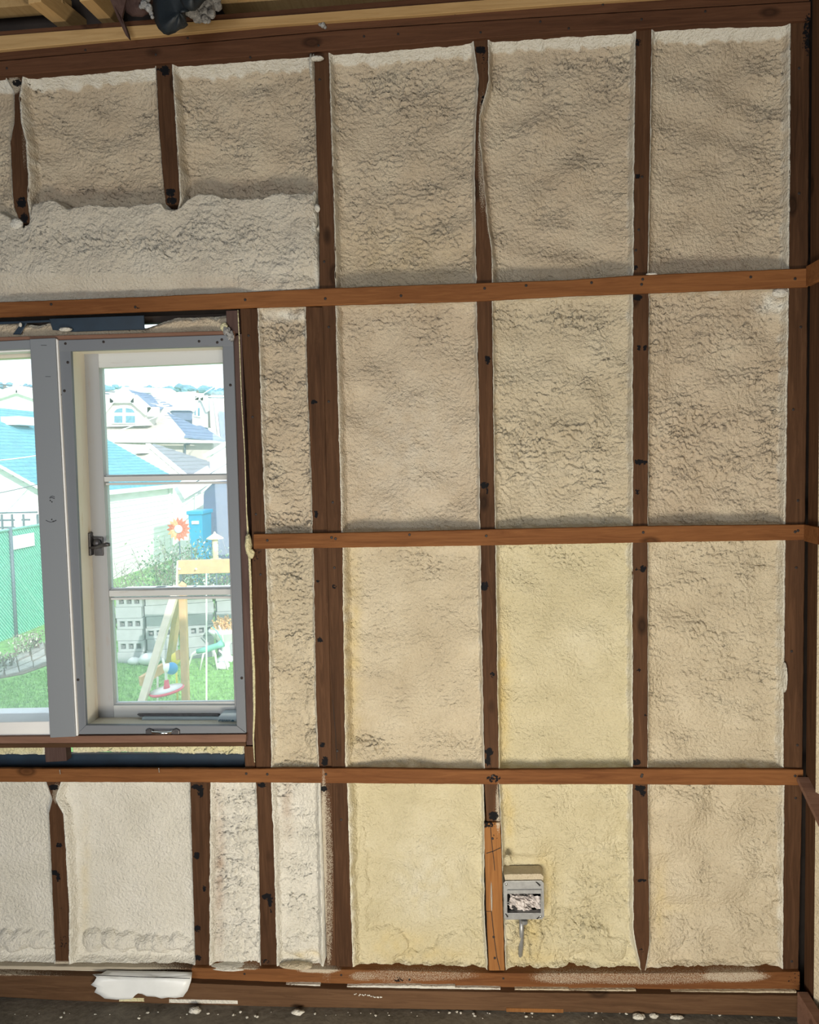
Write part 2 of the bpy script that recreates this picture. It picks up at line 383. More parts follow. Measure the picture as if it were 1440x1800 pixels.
def foam(L, R, T, B, seed, mat, parent, depth=0.045, amp=0.0016, lam=(0.014, 0.0085), hot=(), bulge=(), tint=(), cell=0.0027,
         wl=0.007, wr=0.007, wt=0.012, wb=0.014, lip=(-0.0012, -0.0012, 0.003, 0.003), depthmap=None, name='foam_panel', droop=0.9, jit=1.3, swell=0.006, over=None, strata=(), slam=0.026, slope=0.0):
    """one bay of sprayed foam; the four edges are polylines of the photograph lying in the plane of the stud faces"""
    ylo = min(p[1] for p in T) - 5; yhi = max(p[1] for p in B) + 5
    Lx = extrap(L, 1, ylo, yhi); Rx = extrap(R, 1, ylo, yhi)
    xs0, xs1 = min(p[0] for p in Lx), max(p[0] for p in Rx)
    Tx = extrap(T, 0, xs0 - 5, xs1 + 5) if len(T) > 1 else T; Bx = extrap(B, 0, xs0 - 5, xs1 + 5)
    w_ = (np.mean([p[0] for p in Rx]) - np.mean([p[0] for p in Lx])) / 687.; h_ = (np.mean([p[1] for p in Bx]) - np.mean([p[1] for p in Tx])) / 687.
    nx = max(8, int(w_ / cell)); nz = max(8, int(h_ / cell))
    u = np.linspace(0, 1, nx + 1)[None, :].repeat(nz + 1, 0); v = np.linspace(0, 1, nz + 1)[:, None].repeat(nx + 1, 1)
    rs = np.random.RandomState(seed); kk = np.ones(7) / 7 * 2.2
    jl, jr = (np.convolve(rs.randn(nz + 1), kk, 'same') * jit * .32 for _ in range(2)); jt, jb = (np.convolve(rs.randn(nx + 1), kk, 'same') * jit * .4 for _ in range(2))
    py = np.mean([p[1] for p in Tx]) * (1 - v) + np.mean([p[1] for p in Bx]) * v; px = None
    for _ in range(4):
        px = (lerp_poly(Lx, py, 1) + jl[:, None]) * (1 - u) + (lerp_poly(Rx, py, 1) + jr[:, None]) * u
        py = (lerp_poly(Tx, px, 0) + jt[None, :]) * (1 - v) + (lerp_poly(Bx, px, 0) + jb[None, :]) * v
    P = Uv(px, py, 0.0)
    wm = (P[:, -1, 0] - P[:, 0, 0])[:, None]; hm = (P[0, :, 2] - P[-1, :, 2])[None, :]
    dl, dr, dt, db = u * wm, (1 - u) * wm, v * hm, (1 - v) * hm
    # uneven crease where the sides meet the field
    cz = band(nz + 1, nx + 1, cell, 0.05, 0.05, seed + 9, 0.8)
    def wv(x): return x * (1 + 0.10 * cz)
    e = sstep(dl, wv(wl)) * sstep(dr, wv(wr)) * sstep(dt, wv(wt)) * sstep(db, wv(wb))
    if wt > .02: e = e / np.maximum(sstep(dt, wv(wt)), 1e-6) * np.clip(dt / wv(wt), 0, 1) ** .85
    l_ = np.minimum.reduce([dl, dr, dt, db]); which = np.argmin(np.stack([dl, dr, dt, db]), 0)
    lipv = np.choose(which, [np.full(u.shape, q) for q in lip])
    fil = 1 - 0.30 * np.exp(-dl / 0.022) - 0.30 * np.exp(-dr / 0.022) - 0.30 * np.exp(-dt / 0.03) - 0.34 * np.exp(-db / 0.03)
    D = depth * np.ones_like(u)
    if depthmap is not None: D = depthmap(px, py, D)
    Z = band(nz + 1, nx + 1, cell, 0.16, 0.14, seed + 1, 0.7) * swell * 0.5
    # ripples: warped pillows with creases between
    w1 = band(nz + 1, nx + 1, cell, 0.05, 0.05, seed + 2, 0.6); w2 = band(nz + 1, nx + 1, cell, 0.05, 0.04, seed + 3, 0.6)
    I, J = np.mgrid[0:nz + 1, 0:nx + 1].astype(float); wp = lam[0] / cell * 0.55
    a = sample(band(nz + 1, nx + 1, cell, lam[0] * 2.6, lam[1] * 1.3, seed + 4), I + w1 * wp, J + w2 * wp)
    b = sample(band(nz + 1, nx + 1, cell, lam[0] * 0.8, lam[1] * 0.8, seed + 5), I + w2 * wp, J + w1 * wp)
    c = band(nz + 1, nx + 1, cell, lam[0] * 5.0, lam[1] * 2.6, seed + 6)
    fb = band(nz + 1, nx + 1, cell, max(lam[0] * .55, .0062), max(lam[1] * .55, .0058), seed + 8, .6)
    rip = np.sqrt(a * a + .04) * 0.75 + np.abs(b) ** 0.9 * 0.55 + np.abs(c) ** 0.8 * 0.5 + np.abs(fb) * .30 - 1.3
    A = np.full(u.shape, amp * 1.0)
    patch = band(nz + 1, nx + 1, cell, 0.18, 0.12, seed + 7, 0.8)
    A = A * (1 + 0.45 * np.clip(patch, -1.5, 1.5))
    for hx, hy, rx, ry, s_ in hot: A = A + 0.72 * s_ * np.exp(-((px - hx) / rx) ** 2 - ((py - hy) / ry) ** 2)
    A = np.maximum(A, 0.00015)
    sr = np.zeros_like(u)
    if strata:
        ph = (v * h_) / slam + slope * (u * w_) / slam + 0.40 * w1 + 0.12 * a + 0.5 * band(nz + 1, nx + 1, cell, 0.10, 0.10, seed + 12, .6)
        fr_ = ph - np.floor(ph); sh_ = np.where(fr_ < .14, sstep(fr_, .14), (1 - (fr_ - .14) / .86)); gate = np.clip(0.6 + 0.5 * w2, 0.1, 1)
        for hx, hy, rx, ry, s_ in strata: sr = sr + s_ * np.exp(-((px - hx) / rx) ** 2 - ((py - hy) / ry) ** 2)
        sr = sr * (sh_ - .5) * gate
    bul = np.zeros_like(u)
    for bx, by, rx, ry, s_ in bulge:
        q = ((px - bx + 2.2 * w1) / rx) ** 2 + ((py - by + 2.2 * w2) / ry) ** 2
        q = s_ * np.sqrt(np.clip(1 - q, 0, 1)); bul = np.where(np.abs(q) > np.abs(bul), q, bul)
    y = lipv + (D * fil + Z - rip * A * 1.0 - bul - sr - lipv) * e
    if over is not None: y = over(px, py, y)
    y = np.minimum(y, 0.085)
    P = P.copy(); P[..., 1] = y; P[..., 2] += droop * A * np.clip(rip, -1, 1.5) * e
    V = P.reshape(-1, 3); n_ = (nz + 1) * (nx + 1); idx = np.arange(n_).reshape(nz + 1, nx + 1)
    ring = np.concatenate([idx[0, :], idx[1:, -1], idx[-1, -2::-1], idx[-2:0:-1, 0]])
    SK = V[ring].copy(); SK[:, 1] = 0.088; V = np.concatenate([V, SK]); sk = n_ + np.arange(len(ring))
    q4 = np.stack([idx[:-1, :-1], idx[1:, :-1], idx[1:, 1:], idx[:-1, 1:]], -1).reshape(-1, 4)
    s4 = np.stack([ring, np.roll(ring, -1), np.roll(sk, -1), sk], -1)
    fa = np.concatenate([q4, s4]).astype(np.int32)
    me = bpy.data.meshes.new(name); me.vertices.add(len(V)); me.vertices.foreach_set('co', V.astype(np.float32).ravel())
    me.loops.add(fa.size); me.loops.foreach_set('vertex_index', fa.ravel()); me.polygons.add(len(fa))
    me.polygons.foreach_set('loop_start', np.arange(0, fa.size, 4, dtype=np.int32)); me.polygons.foreach_set('loop_total', np.full(len(fa), 4, np.int32))
    me.update(calc_edges=True); me.validate(); me.polygons.foreach_set('use_smooth', np.ones(len(me.polygons), bool))
    at = me.attributes.new('tint', 'FLOAT_COLOR', 'POINT'); ca = np.zeros((len(V), 4), np.float32); ca[:, 3] = 1
    rind_and_light = np.clip(1 - l_ / 0.010 + 0.2 * cz, 0, 1) * 0.65
    if wt > .02: rind_and_light = np.maximum(rind_and_light, .75 * np.clip((wv(wt) - dt) / .003, 0, 1))  # top ledge lightened: the light from below painted into its colour
    ca[:n_, 0] = rind_and_light.ravel()
    for tx, ty, rx, ry, ch, s_ in tint:
        g_ = s_ * np.exp(-((px - tx) / rx) ** 2 - ((py - ty) / ry) ** 2) * np.clip(1 + 0.25 * w1, 0.3, 1.6)
        ca[:n_, ch] = np.clip(np.maximum(ca[:n_, ch], g_.ravel()), 0, 1)
    ca[n_:, 0] = 0.6
    at.data.foreach_set('color', ca.ravel())
    me.materials.append(mat); o = bpy.data.objects.new(name, me); COL.objects.link(o)
    if parent: o.parent = parent
    return o

# ------------------------------------------------------------------ lines of the framing
PB = [(-260,158),(0,137),(267,115),(546,94),(700,82),(980,59),(1113,54),(1220,44),(1389,40),(1425,38)]
PM = [(-260,129),(0,107),(185,90),(597,53),(1000,27),(1425,2)]
PT = [(-260,112),(0,87),(160,72),(480,43),(740,25),(1000,5),(1425,-22)]
S1T = [(-260,548),(0,531),(267,521),(587,506),(1000,492),(1113,484),(1423,471)]
S1B = [(-260,575),(0,558),(400,543),(588,537),(837,530),(1000,521),(1423,505)]
S2T = [(445,938),(640,935),(850,930),(1113,924),(1419,921)]; S2B = [(445,965),(650,962),(850,959),(1113,954),(1419,949)]
S3T = [(-260,1349),(411,1350),(620,1349),(850,1352),(1113,1350),(1414,1351)]; S3B = [(-260,1374),(480,1376),(850,1379),(1113,1379),(1414,1381)]
S4T = [(-260,1694),(0,1695),(340,1699),(620,1702),(860,1708),(1113,1709),(1407,1706)]
S4B = [(-260,1711),(0,1713),(337,1723),(420,1725),(600,1730),(877,1736),(1132,1741),(1407,1741)]
BT = [(-260,1708),(0,1712),(167,1716),(340,1728),(600,1739),(877,1744),(1408,1750)]
BB = [(-260,1742),(0,1753),(200,1764),(337,1770),(600,1772),(860,1777),(1300,1785),(1408,1789)]
def sh(l, dy): return [(x, y + dy) for x, y in l]
ST = {
 'S0': ([(10,135),(25,160),(25,215),(18,250),(22,340),(25,365),(34,388),(36,395)], [(40,135),(35,165),(37,215),(46,250),(50,320),(48,350),(52,375),(54,392)]),
 'S1': ([(274,112),(278,200),(285,300),(290,352),(292,362)], [(302,112),(308,200),(314,300),(317,350),(314,362)]),
 'S2': ([(552,90),(556,250),(561,400),(562,505),(567,545),(571,700),(575,930),(575,965),(583,1342),(584,1380),(590,1702)],
        [(578,88),(583,250),(588,400),(590,505),(590,545),(594,700),(600,925),(602,965),(607,1342),(611,1380),(614,1500),(620,1704)]),
 'S2b': ([(537,540),(541,700),(547,830),(549,930),(551,965),(553,1100),(556,1250),(560,1342),(564,1380),(575,1702)],
        [(569,540),(572,700),(576,930),(576,965),(584,1342),(586,1380),(592,1702)]),
 'S3': ([(422,545),(432,700),(442,925),(442,965),(449,1340),(450,1380),(455,1500),(458,1692)], [(453,545),(458,700),(466,930),(467,965),(472,1100),(477,1347),(477,1380),(482,1500),(487,1694)]),
 'S4': ([(832,68),(842,140),(837,204),(835,300),(837,440),(838,495),(838,530),(842,700),(844,920),(845,960),(848,1150),(852,1340),(852,1380),(856,1450)],
        [(858,68),(859,140),(843,204),(842,240),(848,300),(858,400),(864,440),(865,495),(865,530),(867,700),(870,920),(871,960),(873,1100),(877,1340),(876,1380),(880,1450)]),
 'S4p': ([(851,1446),(855,1600),(860,1706)], [(880,1446),(883,1550),(887,1706)]),
 'S5': ([(1118,50),(1115,300),(1114,480),(1113,520),(1113,920),(1112,955),(1113,1340),(1112,1380),(1114,1550),(1114,1640),(1128,1709)],
        [(1146,50),(1142,300),(1139,480),(1141,520),(1139,920),(1139,1340),(1139,1380),(1141,1550),(1142,1660),(1134,1709)]),
 'S6': ([(1390,38),(1389,300),(1387,470),(1387,505),(1381,920),(1377,1345),(1379,1380),(1376,1708)], [(1424,36),(1421,470),(1421,505),(1416,920),(1411,1345),(1411,1380),(1404,1708)]),
 'D0': ([(82,1377),(92,1405),(86,1430),(89,1500),(93,1600),(97,1694)], [(106,1377),(98,1405),(112,1432),(116,1500),(122,1600),(121,1694)]),
 'D1': ([(334,1377),(343,1694)], [(370,1377),(368,1694)]),
 'D9': ([(-176,1377),(-162,1694)], [(-150,1377),(-134,1694)]),
 'S9': ([(-250,150),(-240,395)], [(-222,150),(-212,395)]),
}

# ------------------------------------------------------------------ the wall
XR = float(U(1416, 900)[0])                     # plane of the right-hand wall
ZT = float(U(720, 20)[2])                       # top of the plates
wall = MB()
wx0, wx1 = float(U(-420, 900)[0]), float(U(440, 900, 0.1)[0]); wz0, wz1 = float(U(200, 1342, 0.1)[2]), float(U(200, 560, 0.1)[2])
wall.box((-3.2, 0.09, -0.25), (wx0, 0.19, ZT + 0.2)).box((wx1, 0.09, -0.25), (XR + 0.25, 0.19, ZT + 0.2))
wall.box((wx0, 0.09, -0.25), (wx1, 0.19, wz0)).box((wx0, 0.09, wz1), (wx1, 0.19, ZT + 0.2))
wf = wall.build('wall_front', M['sheath']); tag(wf, 'opened-up stud wall packed with spray foam around a window', kind='structure')

def stud(k, lo, hi, name='wall_stud', y0=0.0, mat='stud', **kw):
    return board(name, ST[k][0], ST[k][1], lo, hi, y0, 0.088, M[mat], wf, True, wob=0.45, **kw)
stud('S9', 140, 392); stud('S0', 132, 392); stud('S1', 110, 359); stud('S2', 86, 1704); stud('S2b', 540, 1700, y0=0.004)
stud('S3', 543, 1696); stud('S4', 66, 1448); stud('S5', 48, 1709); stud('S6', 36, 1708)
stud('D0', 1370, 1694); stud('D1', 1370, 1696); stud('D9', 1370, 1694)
pz = stud('S4p', 1446, 1706, 'patch_stud', -0.008, 'patch'); tag(pz, 'short fresh-cut orange stud end with a long drying crack')
tr_ = board('trimmer_stud', [(429, 1312), (431, 1350)], [(447, 1312), (449, 1350)], 1312, 1350, 0.004, 0.088, M['stud'], wf)

def hboard(name, A, B, lo, hi, y0, y1, mat, **kw):
    return board(name, A, B, lo, hi, y0, y1, M[mat], wf, False, wob=0.3, **kw)
top2 = hboard('top_plate', sh(PT, 0), sh(PM, -1.2), -260, 1423, -0.010, 0.088, 'plate')
top1 = hboard('top_plate', PM, sh(PB, -3), -260, 1425, -0.012, 0.088, 'plate')
r1 = hboard('furring_strip', S1T, sh(S1B, -1), -260, 1421, -0.012, 0.0, 'strip')
r2 = hboard('furring_strip', sh(S2T, 1), S2B, 446, 1416, -0.012, 0.0, 'strip')
r3 = hboard('furring_strip', sh(S3T, 2), S3B, -260, 1412, -0.012, 0.0, 'strip')
r4 = hboard('sole_plate', sh(S4T, 3), S4B, 337, 1406, -0.014, 0.088, 'strip')
r5 = hboard('sole_plate', sh(S4T, 3), S4B, -260, 337, -0.012, 0.088, 'beam')
bm_ = hboard('floor_beam', sh(BT, 1), BB, -260, 1407, -0.036, 0.086, 'beam')

# nails: dark heads where the strips cross the studs
def nail(px, py, par, y0, r=0.0036, bright=False):
    c = U(px, py, y0); mb = MB(); mb.lathe((c[0], c[1] - 0.0012, c[2]), [(r * .7, 0), (r, 0.0006), (r, 0.0030)], 8, 'y')
    return mb.build('nail', M['nail_bright' if bright else 'nail'], par)
for px, py in ((431,527),(572,525),(852,507),(925,502),(1128,500),(1130,491),(1398,490),(238,540),(90,535),(705,520),(1040,497),(1320,487)): nail(px, py, r1, -0.0125)
for px, py in ((583,945),(590,947),(855,942),(1131,936),(720,940),(1398,935),(1403,933),(470,950)): nail(px, py, r2, -0.0125)
for px, py in ((433,1360),(573,1361),(866,1364),(1128,1365),(1129,1362),(1398,1364),(470,1361)): nail(px, py, r3, -0.0125)
for px, py in ((105,1357),(279,1354)):
    a = U(px, py - 4, -0.014); b = U(px + 1, py + 4, -0.019); MB().tube([a, b], 0.0012, 6).build('nail', M['nail_bright'], r3)
for px, py in ((274,96),(560,80),(640,64),(700,60),(845,57),(1000,50),(1128,34),(12,120),(440,101),(950,38),(1240,20)): nail(px, py, top1, -0.0125, 0.003)
for px, py in ((150,88),(330,67),(800,24),(1060,8)): nail(px, py, top2, -0.0105, 0.003)
for px, py in ((885,1720),(600,1714),(430,1712),(720,1722)): nail(px, py, r4, -0.0145, 0.003)
for px, py in ((1394,1364),): pass
s6 = [o for o in wf.children if o.name.startswith('wall_stud')][-1]
for k, pts in {'S6': ((1405,340),(1408,575),(1395,720),(1403,880),(1400,998),(1392,1145),(1402,1310),(1399,1403),(1392,1690),(1405,120)),
               'S2': ((578,575),(578,706),(585,883),(588,998),(593,1320),(600,1441),(562,140),(570,460)), 'S3': ((437,590),(444,733),(450,904),(458,1010)),
               'S4p': ((866,1474),(868,1647),(870,1684)), 'S5': ((1129,311),(1123,404),(1118,440))}.items():
    for px, py in pts: nail(px, py, pz if k == 'S4p' else wf, -0.0085 if k == 'S4p' else -0.0005, 0.0034)
# drying cracks in the patch stud: narrow dark grooves
def groove(pts, y0, par, w_=0.0011):
    mb = MB(); P = [U(x, y, y0 - 0.0003) for x, y in pts]
    for a, b in zip(P[:-1], P[1:]): mb.bar(a, b, w_, 0.0012, (0, 1, 0))
    return mb.build('crack', M['dark'], par)
groove([(862,1448),(864,1475),(867,1500),(870,1530)], -0.008, pz, 0.0016); groove([(855,1500),(868,1496),(880,1490)], -0.008, pz, 0.0016)
groove([(864,1602),(868,1640),(873,1680),(879,1705)], -0.008, pz, 0.0018); groove([(853,1602),(864,1602)], -0.008, pz)
groove([(585,1230),(590,1290),(592,1335)], 0.0, wf, 0.001)

# ------------------------------------------------------------------ the foam, bay by bay
fp = []
def bay(l, r, T, B, seed, mat, label=None, **kw):
    L = ST[l][1] if isinstance(l, str) else l; R = ST[r][0] if isinstance(r, str) else r
    o = foam(L, R, T, B, seed, M[mat], wf, **kw)
    if label: o['label'] = label
    fp.append(o); return o
HB = [(-260,425),(0,420),(600,400)]
edgeL = [(-420, 100), (-400, 420)]
bay([(-225,140),(-215,420)], 'S0', sh(PB,-4), HB, 11, 'foam_tan', wt=0.03, amp=0.0020, hot=[(0,340,60,60,0.002)])
bay('S0', 'S1', sh(PB,-4), HB, 12, 'foam_tan', depth=0.054, wt=0.028, wl=0.010, amp=0.0018, hot=[(170,330,110,16,0.0030),(230,340,60,18,0.002)], bulge=[], tint=[(150,330,110,18,2,.35)])  # brown tint paints the shade on its up-facing bottom
bay('S1', 'S2', sh(PB,-4), HB, 13, 'foam_tan', depth=0.056, wt=0.028, wl=0.010, amp=0.0019, hot=[(400,330,110,14,0.0032),(535,250,25,110,0.0022)], tint=[(440,320,120,16,2,.4)])  # bottom edge darkened in colour for its shade
bay('S2', 'S4', sh(PB,-4), sh(S1T,6), 14, 'foam_tan', depth=0.052, wt=0.026, amp=0.0018, hot=[(760,150,90,45,0.0034),(650,130,60,30,0.0026),(720,380,120,70,0.0010)], strata=[(720,390,110,70,0.008)], slope=-0.3, tint=[(700,440,120,60,1,.12)])
bay('S4', 'S5', sh(PB,-4), sh(S1T,6), 15, 'foam_tan', depth=0.048, wl=0.012, wt=0.026, amp=0.0015, hot=[(1060,95,70,22,0.0045),(930,120,60,25,0.0018),(1090,130,25,60,0.0022)], tint=[(853,300,7,100,2,.6)])
bay('S5', 'S6', sh(PB,-4), sh(S1T,6), 16, 'foam_tan', depth=0.046, wl=0.010, wt=0.028, amp=0.0012, hot=[(1365,260,38,230,0.0030),(1250,80,100,12,0.0020)], tint=[(1250,460,110,24,2,.35)])  # shade along the bottom painted by the brown tint
# second row
bay('S3', 'S2b', sh(S1B,-6), sh(S2T,6), 21, 'foam_tan', depth=0.034, lam=(0.016, 0.010), amp=0.0032, strata=[(525,850,30,100,.006)], hot=[(515,600,40,60,0.001)], bulge=[(520,553,18,14,0.012)], tint=[(500,552,50,10,0,.8)])
bay('S2', 'S4', sh(S1B,-6), sh(S2T,6), 22, 'foam_tan', depth=0.044, amp=0.0011, wl=0.012, hot=[(730,560,120,30,0.0026)], tint=[(720,800,110,150,0,.18)])  # pale tint puts the light on its lower part into the colour
bay('S4', 'S5', sh(S1B,-6), sh(S2T,6), 23, 'foam_cream', depth=0.044, lam=(0.024, 0.011), amp=0.0016, hot=[(980,555,110,22,0.0036),(960,770,130,80,0.0014),(1060,800,50,80,0.0014)], strata=[(960,790,150,80,0.012),(950,640,120,50,0.002)])
bay('S5', 'S6', sh(S1B,-6), sh(S2T,6), 24, 'foam_tan', depth=0.044, lam=(0.024, 0.012), amp=0.0019, hot=[(1240,550,110,25,0.0026),(1200,780,120,110,0.0010),(1365,780,28,160,0.0034)], strata=[(1210,790,130,110,0.011)], slope=-0.45, tint=[(1370,530,30,16,0,.8)])
# third row
bay('S3', 'S2b', sh(S2B,-6), sh(S3T,6), 31, 'foam_cream', depth=0.030, lam=(0.016, 0.010), amp=0.0024, strata=[(495,1220,40,130,.005)], hot=[(520,1010,50,60,0.0018)], bulge=[(545,1235,10,40,0.008),(550,1310,14,22,0.010)])
bay('S2', 'S4', sh(S2B,-6), sh(S3T,6), 32, 'foam_cream', depth=0.046, amp=0.0010, wl=0.016, hot=[(740,990,110,30,0.0022),(650,1320,60,18,0.0030),(650,1120,40,120,0.0012),(760,1320,120,16,0.0012)], bulge=[(640,1330,34,20,0.010)], tint=[(615,1150,14,200,1,.45)])
bay('S4', 'S5', sh(S2B,-6), sh(S3T,6), 33, 'foam_yellow', depth=0.046, amp=0.0006, wl=0.010, hot=[(990,975,120,30,0.0036),(900,1060,30,80,0.0012)], tint=[(885,1230,12,120,1,.6)])
bay('S5', 'S6', sh(S2B,-6), sh(S3T,6), 34, 'foam_cream', depth=0.044, lam=(0.026, 0.013), amp=0.0014, hot=[(1240,980,120,24,0.0022),(1350,1200,30,130,0.0016)], strata=[(1260,1120,120,130,0.007)], slope=-0.3)
# bottom row
ROLL = [(-120,1660,60,16,.020),(-40,1664,40,14,.020),(20,1662,46,18,.022),(60,1664,30,14,.020)]
bay('D9', 'D0', sh(S3B,-6), sh(S4T,2), 41, 'foam_white', depth=0.032, amp=0.0008, lam=(0.012,0.010), bulge=ROLL, swell=0.003, wb=0.020)
bay('D0', 'D1', sh(S3B,-6), sh(S4T,2), 42, 'foam_white', depth=0.036, amp=0.0005, lam=(0.014,0.010), wl=0.014, swell=0.003, wb=0.018,
    hot=[(230,1660,120,14,0.0010)], bulge=[(158,1662,24,20,.020),(186,1660,18,18,.022),(212,1666,26,16,.018),(245,1668,22,15,.024),(272,1670,18,14,.023),(300,1668,22,14,.020),(324,1672,14,12,.016)], tint=[(140,1560,8,110,1,.25)])
bay('D1', 'S3', sh(S3B,-6), sh(S4T,2), 43, 'foam_white', depth=0.024, lam=(0.018, 0.010), amp=0.0026, strata=[(414,1530,60,180,0.0170)], slam=0.022, wl=0.014, cell=0.0024, tint=[(382,1540,8,150,2,.5)], wb=0.010)
bay('S3', [(562,1377),(568,1690)], sh(S3B,-6), sh(S4T,2), 44, 'foam_white', depth=0.030, lam=(0.020, 0.014), amp=0.0024, wl=0.012, wr=0.018, cell=0.0024, tint=[(500,1430,10,60,2,.4),(535,1685,30,8,1,.4)],
    bulge=[(530,1672,34,20,.018)])
bay('S2', [(850,1377),(852,1450),(851,1600),(858,1706)], sh(S3B,-6), sh(S4T,2), 45, 'foam_yellow', depth=0.040, amp=0.0006, wl=0.020, lam=(0.022,0.016), swell=0.008, hot=[(745,1560,55,90,0.0014),(680,1388,60,10,0.002)],
    bulge=[(668,1672,48,32,.020),(815,1676,50,26,.018),(745,1690,40,12,.010),(636,1560,10,110,.008)], tint=[(700,1670,60,24,1,.35),(740,1685,100,12,1,.3),(745,1560,60,90,0,.25)])  # pale tint at the centre paints the bright sheen of the hot spot
def boxhole(px, py, y):
    q = np.clip(1.25 - np.maximum(np.abs(px - 925) / 46., np.abs(py - 1577) / 52.), 0, 1) / 0.25
    return np.where((np.abs(px - 922) < 44) & (py > 1536) & (py < 1622), np.maximum(y, 0.052), y + 0.014 * np.clip(q, 0, 1) * (px > 884))
bay([(877,1377),(881,1450),(884,1560),(889,1706)], 'S5', sh(S3B,-6), sh(S4T,2), 46, 'foam_yellow', depth=0.038, amp=0.0012, lam=(0.045,0.018), swell=0.010, over=boxhole,
    strata=[(1075,1530,50,70,0.009),(1030,1600,60,50,.006)], hot=[(1020,1640,70,60,0.0030),(920,1660,40,60,0.003),(1000,1390,90,12,0.002)],
    bulge=[(1010,1675,26,22,.012),(1045,1660,30,24,.014),(905,1650,16,44,.022),(940,1655,13,50,.018),(990,1620,20,12,.008),(1085,1680,26,20,.012)],
    tint=[(895,1440,10,60,1,.5),(960,1580,22,60,1,.45),(935,1640,20,50,1,.5),(930,1690,60,14,1,.4)])
bay('S5', 'S6', sh(S3B,-6), sh(S4T,2), 47, 'foam_cream', depth=0.038, amp=0.0012, lam=(0.040,0.018), swell=0.012, strata=[(1340,1590,60,90,.006)], hot=[(1250,1395,120,16,0.0026),(1350,1480,30,80,0.0026),(1200,1660,60,40,0.0024)],
    bulge=[(1365,1500,12,30,.016),(1362,1560,14,28,.018),(1368,1610,12,24,.016),(1185,1650,30,30,.008),(1350,1660,30,26,.012)], tint=[(1165,1600,14,80,1,.3),(1165,1610,60,14,1,.25)])
# the thick band over the window head, trimmed flat in places
HT = [(-260,392),(-40,388),(0,366),(18,376),(26,390),(44,396),(54,386),(60,352),(90,345),(113,357),(118,362),(160,355),(200,358),(260,352),(286,352),(292,361),(308,363),(318,357),(330,345),(350,334),(372,336),(395,342),(440,344),(462,343),(480,334),(520,336),(566,334)]
def head_depth(px, py, D):
    base = -0.006 + 0.030 * np.clip((py - 482) / 30., 0, 1) ** 1.3 * np.clip((470 - px) / 90., 0, 1) + 0.006 * np.clip((py - 470) / 14., 0, 1) * np.clip((px - 440) / 60., 0, 1)
    return base
hd = foam([(-250,380),(-240,520)], [(553,330),(557,420),(559,515)], HT, sh(S1T,5), 51, M['foam_head'], wf, depth=0.0, depthmap=head_depth, amp=0.0012, lam=(0.016,0.012), swell=0.004,
     wl=0.01, wr=0.006, wt=0.012, wb=0.008, lip=(0.01,0.0,0.030,0.004), hot=[(330,430,160,36,0.0034),(80,430,110,26,0.0032),(400,380,70,24,0.001),(440,440,60,26,0.0016)], jit=1.6,
     bulge=[(450,495,34,22,.007),(525,500,30,20,.009),(480,475,40,14,.004),(530,440,26,60,.006),(535,360,26,24,.008),(85,380,34,26,.004)], name='foam_header', tint=[(430,500,90,10,2,.25),(200,515,220,8,2,.3)], cell=0.0026)
hd['label'] = 'thick rough foam band above the window'
# lumps of foam on the stud ends
def lump(px, py, rx, ry, Y, mat='foam_white', name='foam_lump', par=wf, sy=0.5, jit=0.09):
    c = U(px, py, Y); mb = MB(); mb.ball((0, 0, 0), 1.0, 14, jit); o = mb.build(name, M[mat], None, True)
    o.parent = par; o.scale = (rx / 687., max(rx, ry) / 687. * sy, ry / 687.); o.location = c; return o
lump(30, 394, 12, 10, -0.002); lump(437, 958, 6, 20, -0.012, 'bead', 'foam_drip'); lump(441, 973, 7, 9, -0.014, 'bead', 'foam_drip')
lump(521, 1697, 32, 4.5, 0.0, 'foam_cream', 'foam_drip', sy=.35); lump(405, 1699, 44, 3.5, 0.0, 'foam_white', 'foam_drip', sy=.3)
lump(558, 366, 5, 7, -0.004); lump(1379, 1190, 3, 26, -0.002); lump(864, 1574, 2, 30, 0.0); lump(548, 118, 4, 22, -0.003); lump(556, 103, 14, 4, -0.011)
lump(1372, 515, 14, 8, 0.004); lump(893, 1512, 7, 10, 0.0, 'foam_yellow'); lump(1146, 482, 10, 2.5, -0.006)
# foam squeezed out under the sole plate, laid on the beam
rs = random.Random(3)
for x0, x1, y_, h_, mt in ((610,740,1737,5,'foam_white'),(740,800,1738,5,'foam_white'),(800,880,1740,4,'foam_white'),(495,563,1734,4,'foam_white'),(375,450,1731,4,'foam_white'),(905,1000,1741,3,'foam_cream'),(1000,1118,1743,3,'foam_cream'),(1180,1400,1744,2,'foam_cream')):
    k = 14; top = []; bot = []
    for i in range(k + 1):
        x = x0 + (x1 - x0) * i / k; top.append((x, y_ - h_ * rs.uniform(.5, 1))); bot.append((x, y_ + h_ * rs.uniform(.5, 1.2)))
    board('foam_squeeze', top, bot, x0, x1, -0.024, 0.0, M[mt], wf, False, stains=False)
for i in range(16): lump(624 + i * 3.2 + rs.uniform(-1, 1), 1748 + i * 0.3 + rs.uniform(-2, 2), rs.uniform(1, 2.2), rs.uniform(.8, 1.6), -0.0372, 'foam_white', 'foam_speck')

# ------------------------------------------------------------------ window
gap = 0.0
wn = MB()
def frame_piece(name, quad, y0, y1, mat, par, bev=0.0015):
    P = [U(x, y, y0) for x, y in quad]; mb = MB(); mb.prism(P, (0, y1 - y0, 0)); return mb.build(name, M[mat], par, bevel=bev)
